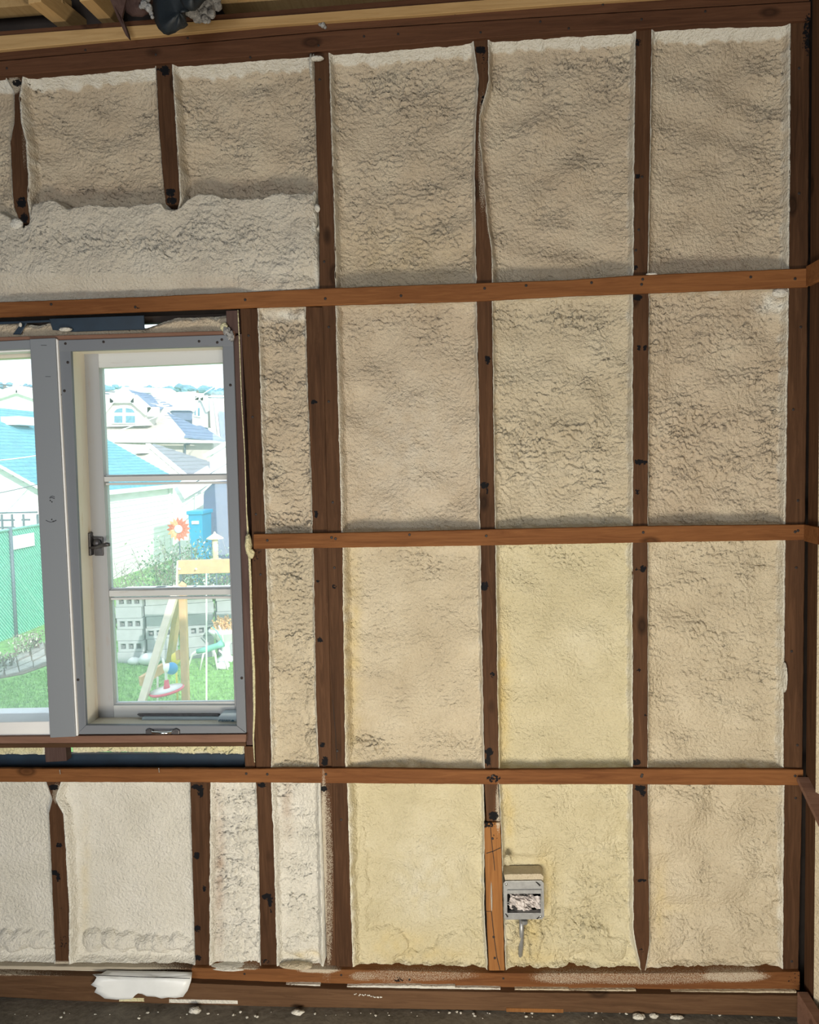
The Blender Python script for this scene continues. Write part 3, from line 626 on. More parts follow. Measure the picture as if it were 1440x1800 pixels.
# gap over the head: old foam, membrane strip
w1 = frame_piece('window_1', [(-420,604),(412,581),(413,594),(-420,620)], 0.0, 0.15, 'sillw', None); tag(w1, kind='structure')
w1['label'] = 'old grey-framed casement window with three stacked panes'
frame_piece('head_packing', [(-420,580),(425,550),(425,562),(-420,590)], 0.055, 0.085, 'sheath', w1)
foam([(-420,575),(-420,615)], [(398,553),(398,590)], [(-420,590),(0,562),(60,570),(85,562),(250,574),(300,556),(398,552)], [(-420,616),(0,603),(398,590)], 61, M['foam_tan'], w1, depth=0.03, lip=(.03,.03,.03,.03), amp=0.0018, name='gap_foam', swell=0.004, cell=0.003)
frame_piece('membrane_strip', [(86,560),(253,554),(254,579),(130,583),(92,580)], 0.006, 0.010, 'membrane', w1)
frame_piece('membrane_strip', [(38,566),(50,563),(36,588),(22,588)], 0.012, 0.015, 'membrane', w1)
frame_piece('membrane_strip', [(-260,575),(90,562),(90,566),(-260,582)], 0.008, 0.012, 'membrane', w1)
lump(115, 579, 12, 4, -0.002, 'foam_white', 'foam_lump', w1); lump(394, 575, 7, 8, -0.006, 'bead', 'foam_lump', w1); lump(36, 571, 3, 4, 0.0, 'foam_white', 'foam_lump', w1)
frame_piece('corner_block', [(397,546),(420,545),(422,585),(399,586)], 0.002, 0.08, 'jambw', w1)
# dark side jamb, with face boards
frame_piece('side_jamb', [(409,592),(425,586),(448,1310),(433,1310)], 0.004, 0.16, 'jambw', w1)
# grey casement frame
frame_piece('head_rail', [(100,598),(410,588),(410,608),(102,618)], -0.004, 0.010, 'framex', w1)
frame_piece('left_stile', [(102,600),(124,613),(151,1278),(133,1292)], -0.003, 0.010, 'frame', w1)
frame_piece('right_stile', [(391,602),(410,592),(433,1289),(416,1276)], -0.003, 0.010, 'frame', w1)
frame_piece('bottom_rail', [(151,1275),(416,1276),(433,1289),(134,1291)], -0.005, 0.010, 'framex', w1)
# cream reveal between the frame and the sash (left side, head, sill)
def deep(p, y): q = np.array(p); q[1] = y; return q
a, b = U(124,613,0.009), U(151,1278,0.009)
MB().prism([a, deep(a, .15), deep(b, .15), b], (-0.03, 0, 0)).build('reveal_lining', M['reveal'], w1)
a, b = U(100,617,0.009), U(412,607,0.009)
MB().prism([a, deep(a, .15), deep(b, .15), b], (0, 0, 0.02)).build('reveal_lining', M['reveal'], w1)
a, b = U(146,1277,0.009), U(433,1277,0.009)
MB().prism([a, deep(a, .15), deep(b, .15), b], (0, 0, -0.02)).build('reveal_lining', M['reveal'], w1)
# the sash itself, set back
YS, YE = 0.085, 0.120
frame_piece('sash_stile', [(135,585),(171,585),(200,1250),(202,1310),(150,1310)], YS, YE, 'sash', w1)
frame_piece('sash_stile', [(390,600),(436,600),(452,1300),(414,1300)], YS, YE, 'sash', w1)
frame_piece('sash_rail', [(135,590),(420,580),(420,636),(160,647)], YS + .0012, YE - .001, 'sashx', w1)
frame_piece('sash_rail', [(140,1240),(440,1240),(440,1310),(140,1310)], YS + .0012, YE - .001, 'sashx', w1)
frame_piece('glazing_bar', [(175,838),(425,834),(425,843),(175,847)], YS + .004, YE - .004, 'sashx', w1)
frame_piece('glazing_bar', [(185,1038),(430,1035),(430,1045),(185,1049)], YS + .004, YE - .004, 'sashx', w1)
# stepped glazing beads on the left stile and along bars
frame_piece('glazing_bead', [(172,645),(176,645),(203,1238),(198,1240)], YS + .010, YE - .006, 'sash', w1, 0.0008)
frame_piece('glazing_bead', [(176,640),(392,630),(392,635),(176,645)], YS + .010, YE - .006, 'sashx', w1, 0.0008)
for a, b in ((833, 838), (847, 851), (1033, 1038), (1049, 1053), (1234, 1241)):
    frame_piece('glazing_bead', [(180,a+2),(425,a-1),(425,b-1),(180,b+2)], YS + .012, YE - .006, 'sashx', w1, 0.0008)
for q in ([(176,638),(400,630),(405,836),(184,838)], [(184,847),(410,843),(414,1038),(192,1040)], [(192,1049),(416,1045),(420,1240),(203,1240)]):
    frame_piece('glass_pane', q, YS + .018, YS + .021, 'glass', w1, 0)
# sash fastener with bent handle
hk = frame_piece('window_latch', [(163,944),(180,944),(181,977),(166,977)], YS - .006, YS, 'bronze', w1)
frame_piece('strike_plate', [(153,937),(158,937),(160,977),(155,977)], YS - .020, YS, 'bronze', hk)
mb = MB(); mb.tube([U(158,963,YS-.016), U(170,962,YS-.020), U(178,959,YS-.024), U(188,957,YS-.028), U(193,957,YS-.028)], [.0045,.0055,.005,.006,.005], 8); mb.ball(U(170,955,YS-.012), .012, 10, 0, (1,.6,1)); mb.build('latch_handle', M['bronze'], hk, True)
# bottom operator with cast letters and drop handle
op = frame_piece('window_operator', [(250,1261),(388,1261),(388,1271),(247,1271)], YS - .022, YS - .001, 'operator', w1)
frame_piece('operator_housing', [(384,1260),(390,1254),(418,1253),(418,1274),(383,1274)], YS - .034, YS - .001, 'operator', op)
frame_piece('slide_track', [(240,1256),(384,1256),(384,1259),(246,1260)], YS - .012, YS - .001, 'bronze', op)
def text(body, px, py, Y, h_px, mat, par, name='lettering', rotz=0.0, ext=0.0004):
    cu = bpy.data.curves.new(name, 'FONT'); cu.body = body; cu.size = h_px / (F / (Y - CY)) * 1.4; cu.extrude = ext; cu.align_x = 'CENTER'; cu.align_y = 'CENTER'
    o = bpy.data.objects.new(name, cu); COL.objects.link(o); o.location = U(px, py, Y); o.rotation_euler = (math.pi / 2, rotz, 0)
    cu.materials.append(M[mat]); bpy.context.view_layer.update()
    me = bpy.data.meshes.new_from_object(o.evaluated_get(bpy.context.evaluated_depsgraph_get())); n = bpy.data.objects.new(name, me); COL.objects.link(n)
    n.location = o.location; n.rotation_euler = o.rotation_euler; bpy.data.objects.remove(o); bpy.data.curves.remove(cu); n.parent = par; return n
text('CRW|', 394.5, 1268.3, YS - .035, 6.2, 'label_blue', op)
c = U(409, 1268, YS - .035); MB().lathe((c[0], c[1] - .001, c[2]), [(.0035, 0), (.0042, .001), (.0042, .002)], 12, 'y').build('dial', M['label_blue'], op)
dh = MB(); dh.tube([U(267,1284,-.010), U(268,1288,-.020), U(285,1289,-.024), U(300,1288,-.020), U(303,1284,-.010)], .0032, 8); o = dh.build('lift_handle', M['chrome'], w1, True)
for x in (262, 309): frame_piece('handle_bracket', [(x-6,1284),(x,1281),(x+6,1284),(x+6,1291),(x-6,1291)], -.012, -.004, 'bronze', w1)
# screws on the frame
for px, py in ((119,637),(113,687),(106,694),(137,1195),(425,1192),(405,677),(182,601),(115,604),(350,600),(390,597),(382,602)):
    c = U(px, py, -0.0045); MB().lathe((c[0], c[1]-.0008, c[2]), [(.002, 0), (.0036, .0006), (.0036, .002)], 8, 'y').build('screw', M['nail'], w1)
# corner tear of paper at the head
mb = MB(); mb.ball(U(405,590,-.010), .010, 8, .4, (1,.6,1.2)); mb.ball(U(398,582,-.008), .009, 8, .4); mb.build('torn_paper', M['wool'], w1)
# sill board and its apron, foam under it
sl = frame_piece('window_sill', [(-420,1299),(433,1291),(432,1305),(-420,1309)], -0.012, 0.15, 'sillw', w1)
frame_piece('sill_apron', [(-420,1309),(432,1305),(432,1312),(-420,1318)], -0.004, 0.02, 'beam', w1)
foam([(122,1305),(122,1340)], [(430,1305),(430,1340)], [(-420,1306),(430,1304)], [(-420,1326),(120,1328),(300,1328),(330,1331),(430,1331)], 62, M['bead'], w1, depth=0.016, lip=(.02,.02,.016,.03), amp=0.0030, lam=(0.010,0.03), name='gap_foam', swell=0.002, cell=0.0024, wb=.006, wt=.006)
foam([(-420,1305),(-420,1340)], [(78,1305),(78,1340)], [(-420,1308),(78,1308)], [(-420,1332),(78,1332)], 63, M['bead'], w1, depth=0.016, lip=(.02,.02,.016,.03), amp=0.0020, lam=(0.016,0.03), name='gap_foam', swell=0.002, cell=0.0026, wb=.006, wt=.006)
frame_piece('membrane_strip', [(-420,1326),(430,1326),(430,1352),(-420,1352)], 0.034, 0.038, 'membrane', w1)
frame_piece('packing_block', [(78,1312),(115,1310),(117,1338),(80,1340)], 0.004, 0.034, 'jambw', w1)
# bead of foam running down the jamb
bp = [(418,545),(420,570),(421,590),(425,700),(430,800),(434,900),(438,960),(440,1020),(443,1100),(446,1180),(447,1250),(445,1300),(447,1340)]
mb = MB(); mb.tube([U(x + rs.uniform(-.6,.6), y, -0.001) for x, y in bp], [.0016,.0016,.0015,.0014,.0014,.0016,.0040,.0034,.0036,.0040,.0034,.0024,.0012], 7)
tag(mb.build('foam_bead', M['bead'], w1, True), 'thin pale yellow foam bead along the window jamb')
# left-hand fixed window with its painted mullion board
w2 = frame_piece('window_2', [(-420,1277),(92,1268),(98,1298),(-420,1300)], 0.0, 0.13, 'white', None); tag(w2, 'wide fixed window pane at the edge, beside the grey mullion', kind='structure')
ml = frame_piece('mullion_board', [(52,596),(97,594),(133,1295),(88,1297)], -0.014, -0.002, 'mullion', w2); 
frame_piece('mullion_edge', [(97,594),(101,597),(137,1294),(133,1295)], -0.010, 0.02, 'white', w2)
frame_piece('mullion_post', [(58,600),(98,600),(130,1295),(92,1296)], -0.002, 0.14, 'mullion', w2)
frame_piece('head_trim', [(-420,622),(54,597),(55,613),(-420,634)], -0.004, 0.03, 'mullion', w2)
frame_piece('head_trim', [(-420,634),(60,612),(60,617),(-420,640)], 0.01, 0.05, 'white', w2)
frame_piece('sash_rail', [(-420,634),(62,606),(62,627),(-420,650)], 0.06, 0.10, 'reveal', w2)
frame_piece('sash_rail', [(-420,1272),(95,1260),(96,1272),(-420,1282)], 0.05, 0.10, 'operator', w2)
frame_piece('glass_pane', [(-420,640),(75,620),(98,1265),(-420,1275)], 0.075, 0.079, 'glass', w2, 0)
def mark(pts, w_=.0012): 
    mb = MB(); P = [U(x, y, -0.0144) for x, y in pts]
    for a, b in zip(P[:-1], P[1:]): mb.bar(a, b, w_, .0006, (0, 1, 0))
    mb.build('pencil_mark', M['ink'], ml)
mark([(72,607),(82,607)]); mark([(80,662),(89,662)])
mark([(87,875.5),(91,874.5),(96,876.5)], .0022); mark([(88,873.5),(92,872),(96,873.5)], .0016); mark([(80.5,914.5),(84,916.5),(89,918),(94,917)], .0016); mark([(94,917),(99,914.5)], .0026)
for x, y in ((88.5,880),(91.3,882.2),(91,913.2),(93.4,916.6)):
    c = U(x, y, -0.0144); MB().lathe((c[0], c[1]-.0004, c[2]), [(.0018, 0), (.0018, .0006)], 8, 'y').build('nail_hole', M['black'], ml)

# ------------------------------------------------------------------ electrical box
eb = empty('electrical_box', U(922, 1582, 0.03)); tag(eb, 'square galvanized electrical box with crumpled paper inside, set in the foam', 'electrical box')
def part(mb, name, mat, **k): return put(mb.build(name, M[mat], None, **k), eb)
YB = -0.004
def poly(pts, Y): return [U(x, y, Y) for x, y in pts]
def ring_plate(outer, inner, y0, y1):
    mb = MB(); n = len(outer); A = poly(outer, y0); B_ = poly(inner, y0); A2 = [p + np.array([0, y1-y0, 0]) for p in A]; B2 = [p + np.array([0, y1-y0, 0]) for p in B_]
    v = A + B_ + A2 + B2; f = []
    for i in range(n):
        j = (i + 1) % n
        f += [(i, j, n+j, n+i), (2*n+i, 3*n+i, 3*n+j, 2*n+j), (i, 2*n+i, 2*n+j, j), (n+i, n+j, 3*n+j, 3*n+i)]
    return mb.add(v, f)
outer = [(888,1549),(952,1548),(956,1552),(957,1611),(953,1616),(889,1617),(886,1612),(885,1553)]
inner = [(892,1565),(952,1564),(952,1565),(953,1604),(953,1605),(893,1605),(892,1604),(892,1566)]
part(ring_plate(outer, inner, YB, YB + .003), 'cover_plate', 'steel', bevel=.0006)
inner2 = [(893,1571),(950,1571),(951,1572),(951,1604),(951,1605),(893,1605),(892,1604),(892,1572)]
part(ring_plate(inner, inner2, YB - .004, YB + .012), 'raised_collar', 'steel', bevel=.0004)
part(ring_plate([(887,1550),(954,1550),(955,1552),(955,1612),(953,1615),(889,1615),(887,1612),(887,1552)], [(889,1552),(951,1552),(952,1554),(952,1610),(951,1612),(891,1612),(889,1610),(889,1554)], YB + .003, .052), 'box_wall', 'steel')
part(MB().prism(poly([(889,1552),(952,1552),(952,1612),(889,1612)], .046), (0, .004, 0)), 'box_back', 'dark')
for x, y in ((890,1554),(950,1611)):
    c = U(x, y, YB); part(MB().lathe((c[0], c[1]-.0025, c[2]), [(.0015, 0), (.0034, .0012), (.0034, .003)], 10, 'y'), 'screw', 'chrome', smooth=True)
for q in ([(941,1550),(944,1550),(951,1556),(949,1558)], [(888,1606),(890,1606),(894,1611),(892,1613)], [(943,1615),(948,1611),(949,1612),(945,1616)]):
    part(MB().prism(poly(q, YB - .0006), (0, .0005, 0)), 'slot', 'dark')
for x, y in ((893.5,1588),(950,1588)):
    c = U(x, y, YB - .002); mb = MB(); mb.tube([(c[0] + .0035*math.cos(a), c[1], c[2] + .0035*math.sin(a)) for a in [k*math.pi/5 for k in range(11)]], .0012, 6); part(mb, 'screw_lug', 'steel')
cr = MB(); r2_ = random.Random(8)
def crump(cx, cy, Y, rx, ry, seed, n=11):
    r_ = random.Random(seed); v = []; f = []
    for j in range(n):
        for i in range(n):
            u_, v_ = i/(n-1)*2-1, j/(n-1)*2-1
            p = U(cx + rx*u_ + r_.uniform(-1,1)*rx*.12, cy + ry*v_ + r_.uniform(-1,1)*ry*.12 + u_*4, Y + r_.uniform(-.006,.006) - .008*(1-u_*u_)*(1-v_*v_)); v.append(p)
    for j in range(n-1):
        for i in range(n-1):
            a = j*n+i; f += [(a, a+1, a+n+1), (a, a+n+1, a+n)]
    return v, f
cr.add(*crump(911, 1588, .008, 15, 13, 3)); cr.add(*crump(936, 1584, .016, 14, 11, 5)); cr.add(*crump(925, 1598, .014, 10, 7, 6)); cr.add(*crump(918, 1576, .018, 20, 5, 7))
pp = part(cr, 'crumpled_paper', 'paper'); pp['label'] = 'crumpled grey paper wad'
tx = text('VHLZ', 929, 1574.5, .004, 5.5, 'black', None, ext=.0002); put(tx, eb)
part(MB().prism(poly([(901,1592),(910,1598),(908,1602),(899,1595)], -.002), (0, .001, 0)), 'paper_edge', 'black')
cdt = MB(); cdt.tube([U(917,1616,.020), U(917,1640,.020), U(916,1662,.024), U(914,1690,.046)], .0065, 12); tag(part(cdt, 'conduit', 'steel', smooth=True), 'grey metal conduit below the box')
c = U(922, 1619, .012); part(MB().lathe((c[0], c[1], c[2]-.008), [(.006, 0), (.009, .002), (.009, .010), (.006, .012)], 8), 'conduit_nut', 'steel')
# piece of board over the box
tag(MB().prism(poly([(886,1537),(951,1536),(956,1541),(955,1549),(888,1549)], .002), (0, .045, 0)).build('box_bracket', M['foam_cream'], wf, bevel=.001), 'foam-dusted flat block on top of the box')

# ------------------------------------------------------------------ torn sheet on the sole plate
pl = [(163,1713),(178,1712),(188,1706),(240,1707),(300,1708),(338,1709),(336,1724),(330,1741),(326,1746),(322,1752),(308,1754),(296,1753),(284,1755),(274,1752),(258,1751),(250,1747),(243,1746),(238,1749),(232,1756),(205,1757),(184,1755),(176,1749),(166,1744),(170,1736),(160,1731),(166,1725),(170,1718)]
v = []; f = []
cen = (252, 1730); rings = 6
for k in range(rings):
    s_ = (k + 1) / rings
    for x, y in pl:
        X, Y_ = cen[0] + (x - cen[0]) * s_, cen[1] + (y - cen[1]) * s_
        v.append(U(X, Y_, -0.050 + 0.030 * np.clip((1722 - Y_) / 16., 0, 1) ** 1.2 - 0.004 * math.sin(X * .05)))
n = len(pl); v.append(U(*cen, -0.050)); f = [(rings * n, i, (i + 1) % n) for i in range(n)]
for k in range(rings - 1):
    for i in range(n): f.append((k*n+i, k*n+(i+1) % n, (k+1)*n+(i+1) % n, (k+1)*n+i))
sheet = mesh_obj('torn_sheet', v, f, M['sheet'], None, True); fix(sheet)
sm = sheet.modifiers.new('s', 'SOLIDIFY'); sm.thickness = .0014; sm.offset = 0
tag(sheet, 'torn white plastic sheet hanging over the floor beam under the left bays', 'plastic sheet')
groove([(168,1714),(240,1717),(334,1720)], -0.050, None, .0012).name = 'crease'
cre = bpy.data.objects['crease']; cre.parent = sheet

# ------------------------------------------------------------------ floor, other walls, ceiling
fl = MB(); fl.box((-3.2, -5.2, -0.12), (XR + 0.3, 0.09, -0.002)); tag(fl.build('floor', M['concrete']), 'worn grey-brown concrete floor', kind='structure')
# thin rim of rubble where the floor meets the beam
crumbs = MB(); rr = random.Random(12)
for i in range(90):
    x = rr.uniform(-100, 1400); p = U(x, 1780 + rr.uniform(-3, 16) + (x < 300) * -8, -0.04); q = UZ(x, 1778 + abs(rr.gauss(0, 7)), 0.0)
    s_ = rr.choice((.001, .0012, .0018, .003)); crumbs.ball((q[0], q[1], s_ * .5), s_, 6, .35, (1.3, 1, .7))
tag(crumbs.build('crumbs', M['foam_white']), 'small foam crumbs scattered on the floor by the beam', 'debris', kind='stuff')
for i, (x, y, rx, ry, lb) in enumerate(((343,1774,11,6,'largest pale foam chunk on the floor beside the torn sheet'),(524,1778,12,5,'flat foam chunk on the floor under the narrow bays'),(1123,1785,11,6,'rounded foam chunk on the floor below the right-hand studs'),(1150,1784,8,5,'small foam chunk on the floor right of the rounded one'),(1190,1787,13,4,'long foam sliver on the floor near the corner'))):
    q = UZ(x, y + ry, 0.0); mb = MB(); mb.ball((0, 0, 0), 1, 12, .22); o = mb.build('foam_chunk', M['foam_white'], None, True); o.location = (q[0], q[1] , ry / 687. * .75)
    o.scale = (rx / 687., ry / 687. * 1.2, ry / 687. * .8); tag(o, lb, 'foam scrap')
for x0, x1, y_, lb in ((212,256,1766,'short cream offcut wedged under the beam below the torn sheet'),(300,420,1772,'long pale offcut lying under the beam'),(890,990,1783,'thin wooden sliver lying under the beam below the box')):
    a = U(x0, y_, -.030); b = U(x1, y_ + 3, -.028); mb = MB(); a[2] = b[2] = .007; mb.bar(a, b, .016, .010); o = mb.build('offcut', M['bead' if x0 < 250 else ('foam_white' if x0 < 400 else 'patch')]); tag(o, lb, 'offcut')
# right wall: stud in the corner, strips, foam
wr = MB(); wr.box((XR + 0.09, -5.2, -0.1), (XR + 0.19, 0.09, ZT + 0.2)); wr = wr.build('wall_right', M['sheath']); tag(wr, kind='structure')
def vb(name, x0, x1, ya, yb, z0, z1, mat, par): return MB().box((x0, ya, z0), (x1, yb, z1)).build(name, M[mat], par, bevel=.0012)
zr = {k: float(U(1418, v_, 0)[2]) for k, v_ in {'a': 470, 'b': 505, 'c': 921, 'd': 950, 'e': 1350, 'f': 1382, 'g': 1700, 'h': 1742}.items()}
vb('wall_stud', XR + .004, XR + .09, -.068, -.006, 0.02, ZT, 'stud', wr)
for k in range(1, 9):
    vb('wall_stud', XR + .004, XR + .09, -.068 - .405 * k, -.012 - .405 * k, 0.02, ZT, 'stud', wr)
for a, b in (('b', 'a'), ('d', 'c')): vb('furring_strip', XR - .008, XR + .004, -4.5, -.012, zr[a], zr[b], 'strip', wr)
mb = MB(); mb.bar((XR - .002, -.02, zr['e'] - .02), (XR - .002, -1.4, zr['e'] - .62), .012, .042, (1, 0, 0)); 
vb('sole_plate', XR, XR + .09, -4.5, -.03, .0, .05, 'beam', wr); tag(vb('base_board', XR - .03, XR - .004, -4.5, -.05, 0.004, .085, 'sillw', wr), 'dusty grey board along the foot of the right wall')
o = mb.build('brace_board', M['sillw'], wr); tag(o, 'sloping brace let into the right wall')
for k in range(0, 3):
    for (za, zb) in ((zr['a'], ZT), (zr['c'], zr['b']), (zr['f'], zr['d']), (.05, zr['f'])):
        n_ = 26; v = []; f = []; y0_, y1_ = -.068 - .405 * k, -.415 - .405 * k; sd = band(n_ + 1, n_ + 1, .012, .05, .04, 100 + k * 7 + int(za * 10))
        for j in range(n_ + 1):
            for i in range(n_ + 1):
                e = min(i, n_ - i, 2) / 2.; dd = .003 + .034 * e * (1 - .3 * math.exp(-min(i, n_ - i) / 4.)) + .003 * abs(sd[j, i]) * e
                v.append((XR + dd, y0_ + (y1_ - y0_) * i / n_, za + (zb - za) * j / n_))
        for j in range(n_):
            for i in range(n_): a = j * (n_ + 1) + i; f.append((a, a + 1, a + n_ + 2, a + n_ + 1))
        mesh_obj('foam_panel', v, f, M['foam_cream'], wr, True)
# left and back walls close the room; they lie outside the picture
wl_ = MB().box((-3.3, -5.2, -.1), (-3.2, .09, ZT + .2)).build('wall_left', M['sillw']); tag(wl_, kind='structure')
wb_ = MB().box((-3.3, -5.3, -.1), (XR + .3, -5.2, ZT + .2)).build('wall_back', M['white']); tag(wb_, kind='structure')
ce = MB().box((-3.3, -5.3, ZT + .20), (XR + .3, .30, ZT + .26)).build('ceiling', M['tar']); tag(ce, 'dark roof boarding above the open ceiling', kind='structure')
# pine boards and rafters over the plates
ZB = ZT
def onplane(px, py, Z): return UZ(px, py, Z)
def cboard(name, A, B, lo, hi, y0, y1, mat):
    return board(name, A, B, lo, hi, y0, y1, M[mat], ce, False, stains=False)
cboard('ceiling_board', [(-260,84),(0,62),(160,50),(480,28),(1000,-12),(1425,-40)], sh(PT, 1), -260, 1423, -0.022, 0.02, 'pinex')
cboard('ceiling_board', [(-260,76),(0,55),(160,42),(480,18),(1000,-24),(1425,-50)], [(-260,86),(0,66),(160,54),(480,32),(1000,-6),(1425,-36)], -260, 1423, -0.018, 0.03, 'plate')
def rafter(pts, w_, h_, name='rafter', mat='piney'):
    a, b = pts; mb = MB(); mb.bar(a, b, w_, h_); return mb.build(name, M[mat], ce, bevel=.001)
za = ZT + .055
def C(px, py, dz=0.0): return UZ(px, py, za + dz)
rafter((C(146,56), C(60,-14)), .036, .05); rafter((C(207,40), C(150,-18)), .034, .05)
rafter((C(-60,72), C(-190,-10)), .034, .05); rafter((C(-40,16, .03), C(118,3, .03)), .05, .03, 'ceiling_board', 'piney')
rafter((C(390,6, .02), C(1420,-68, .02)), .05, .03, 'ceiling_board', 'piney')
for k in range(6): rafter((C(430 + 170 * k, 2 - k * 14, .04), C(430 + 170 * k, -160, .04)), .036, .06)
# torn tar paper, splintered lath and grey insulation hanging from the ceiling
def hang(name, pts, Y, th, mat, label, cat, bulge_=.02, parent=None):
    v = []; n = len(pts); cx = sum(p[0] for p in pts) / n; cy = sum(p[1] for p in pts) / n; R_ = 5
    for k in range(R_):
        s_ = (k + 1) / R_
        for x, y in pts: v.append(U(cx + (x - cx) * s_, cy + (y - cy) * s_, Y - bulge_ * (1 - s_ * s_) + .006 * math.sin(x * .3 + y * .2)))
    v.append(U(cx, cy, Y - bulge_)); f = [(R_ * n, i, (i + 1) % n) for i in range(n)]
    for k in range(R_ - 1):
        for i in range(n): f.append((k*n+i, k*n+(i+1) % n, (k+1)*n+(i+1) % n, (k+1)*n+i))
    o = mesh_obj(name, v, f, M[mat], parent, True); fix(o); s = o.modifiers.new('s', 'SOLIDIFY'); s.thickness = th
    return tag(o, label, cat)
hang('tar_paper_flap', [(262,-60),(335,-60),(352,-20),(356,6),(350,14),(341,18),(332,12),(326,22),(328,38),(331,44),(324,50),(316,52),(308,58),(296,62),(288,60),(278,50),(272,38),(270,10)], -.16, .004, 'tar', 'black torn tar paper flap hanging from the ceiling', 'tar paper', .03)
hang('tar_paper_scrap', [(320,-60),(372,-60),(362,0),(352,10),(344,19),(336,20),(322,12),(314,-4)], -.20, .004, 'tar', 'small black tar paper scrap overlapping the grey insulation', 'tar paper', .02)
def clump(name, pts, Y, mat, label):
    root = None; mb = MB(); rr_ = random.Random(5)
    for x, y, r_ in pts: mb.ball(U(x, y, Y + rr_.uniform(-.012, .012)), r_ / 687. , 10, .16)
    o = mb.build(name, M[mat], None, False); sb = o.modifiers.new('s', 'SUBSURF'); sb.levels = 1; sb.render_levels = 1
    return tag(o, label, 'insulation')
clump('insulation_clump', [(340,20,13),(352,10,13),(362,22,12),(350,30,10),(368,8,13),(376,-4,14),(372,24,8),(360,34,7),(382,10,9),(366,36,5),(345,34,6),(330,22,6)], -.08, 'wool', 'large clump of grey fluffy insulation right of the tar paper')
clump('insulation_clump', [(254,8,7),(262,14,7),(258,-2,7),(266,24,4),(268,30,3.4),(248,12,4)], -.10, 'wool', 'small strand of grey insulation left of the tar paper')
clump('insulation_clump', [(568,44,5),(563,42,4),(572,48,3)], -.018, 'wool', 'tiny tuft of grey fluff caught on the top plate')
sp_ = MB(); sp_.prism([U(186,-20,-.10), U(226,-20,-.10), U(214,30,-.06), U(226,60,-.05), U(228,70,-.05), U(221,62,-.05), U(206,30,-.06)], (0, .008, .002))
tag(sp_.build('splintered_lath', M['jambw']), 'dark splintered lath hanging from the ceiling beside the rafters', 'wood splinter')
tag(hang('bark_board', [(216,-50),(262,-50),(270,0),(262,24),(250,30),(232,29),(222,22),(212,-4)], -.07, .02, 'jambw', 'dark reddish broken board between splinter and tar paper', 'broken board', .02))

# ================================================================== the garden and the houses beyond
def emat(name, c, rough=0.8, var=0.08, scale=2.0, **k): M[name] = simple(name, c, rough, 0, var, scale, **k)
emat('siding_white', (0.86, 0.87, 0.86)); emat('teal_shingle', (0.13, 0.38, 0.47), .8, .25, 6); emat('slate_blue_shade', (0.17, 0.23, 0.36), .85, .22, 5)  # the slate blue also carries the bluish shade of right-facing faces
emat('grey_shingle', (0.27, 0.28, 0.32), .85, .2, 5); emat('stucco', (0.62, 0.58, 0.52), .9, .08, 4); emat('trim_white', (0.88, 0.9, 0.9)); emat('win_dark', (0.12, 0.28, 0.36), .2, .3, 6)
emat('lawn', (0.22, 0.42, 0.12), .95, .5, 9, bump=.6); emat('path_stone', (0.42, 0.40, 0.38), .9, .2, 5); emat('soil', (0.20, 0.16, 0.13), .95, .3, 12)
emat('fence_green', (0.04, 0.36, 0.27), .6, .2, 10); emat('fence_slat', (0.36, 0.74, 0.62), .5, .2, 10); emat('blue_bin', (0.01, 0.30, 0.55), .45, .08); emat('shed_blue', (0.09, 0.12, 0.22), .8, .15, 8)
emat('swing_wood', (0.62, 0.38, 0.20), .7, .15, 10); emat('swing_pale', (0.70, 0.58, 0.50), .7, .12, 10); emat('rope_white', (0.82, 0.80, 0.78)); emat('ball_blue', (0.01, 0.25, 0.55), .3, .05); emat('seat_red', (0.70, 0.06, 0.12), .4, .05)
emat('yellow_plastic', (0.80, 0.62, 0.08), .4, .05); emat('block_grey', (0.36, 0.38, 0.39), .9, .12, 7); emat('leaf_green', (0.16, 0.30, 0.16), .7, .4, 30); emat('leaf_pale', (0.50, 0.55, 0.42), .7, .3, 30); emat('twig', (0.22, 0.18, 0.16), .9, .2)
emat('petal', (0.55, 0.14, 0.07), .5, .3, 40); emat('petal_tan', (0.70, 0.42, 0.20), .5, .2, 40); emat('flower_disc', (0.75, 0.80, 0.82), .3, .05); emat('feeder', (0.78, 0.66, 0.45), .6, .1, 20); emat('tree_far_haze', (0.16, 0.32, 0.42), .9, .3, 1.0)  # blue of the far trees: distance haze painted into the foliage
emat('urn_white', (0.74, 0.76, 0.76), .7, .1); emat('rabbit_green', (0.20, 0.50, 0.42), .5, .1); emat('metal_dark', (0.12, 0.16, 0.2), .5, .1)
gr = MB().box((-60, 0.35, GZ - .1), (30, 170, GZ)).build('lawn', M['lawn']); tag(gr, 'short green back garden grass', kind='structure')
def G(px, py): return UZ(px, py, GZ)
# house body below and above the room (its shadow falls over the near lawn)
hb = MB(); hb.box((-3.4, -5.4, GZ), (XR + .35, .19, -.26)); ho = hb.build('exterior_wall', M['stucco']); tag(ho, kind='structure')
ro = MB(); ro.prism([(-3.8, -5.8, ZT + .34), (-3.8, .50, ZT + .34), (-3.8, -2.65, ZT + 1.5)], (XR + .7 + 3.8, 0, 0)); tag(ro.build('roof', M['grey_shingle']), kind='structure')

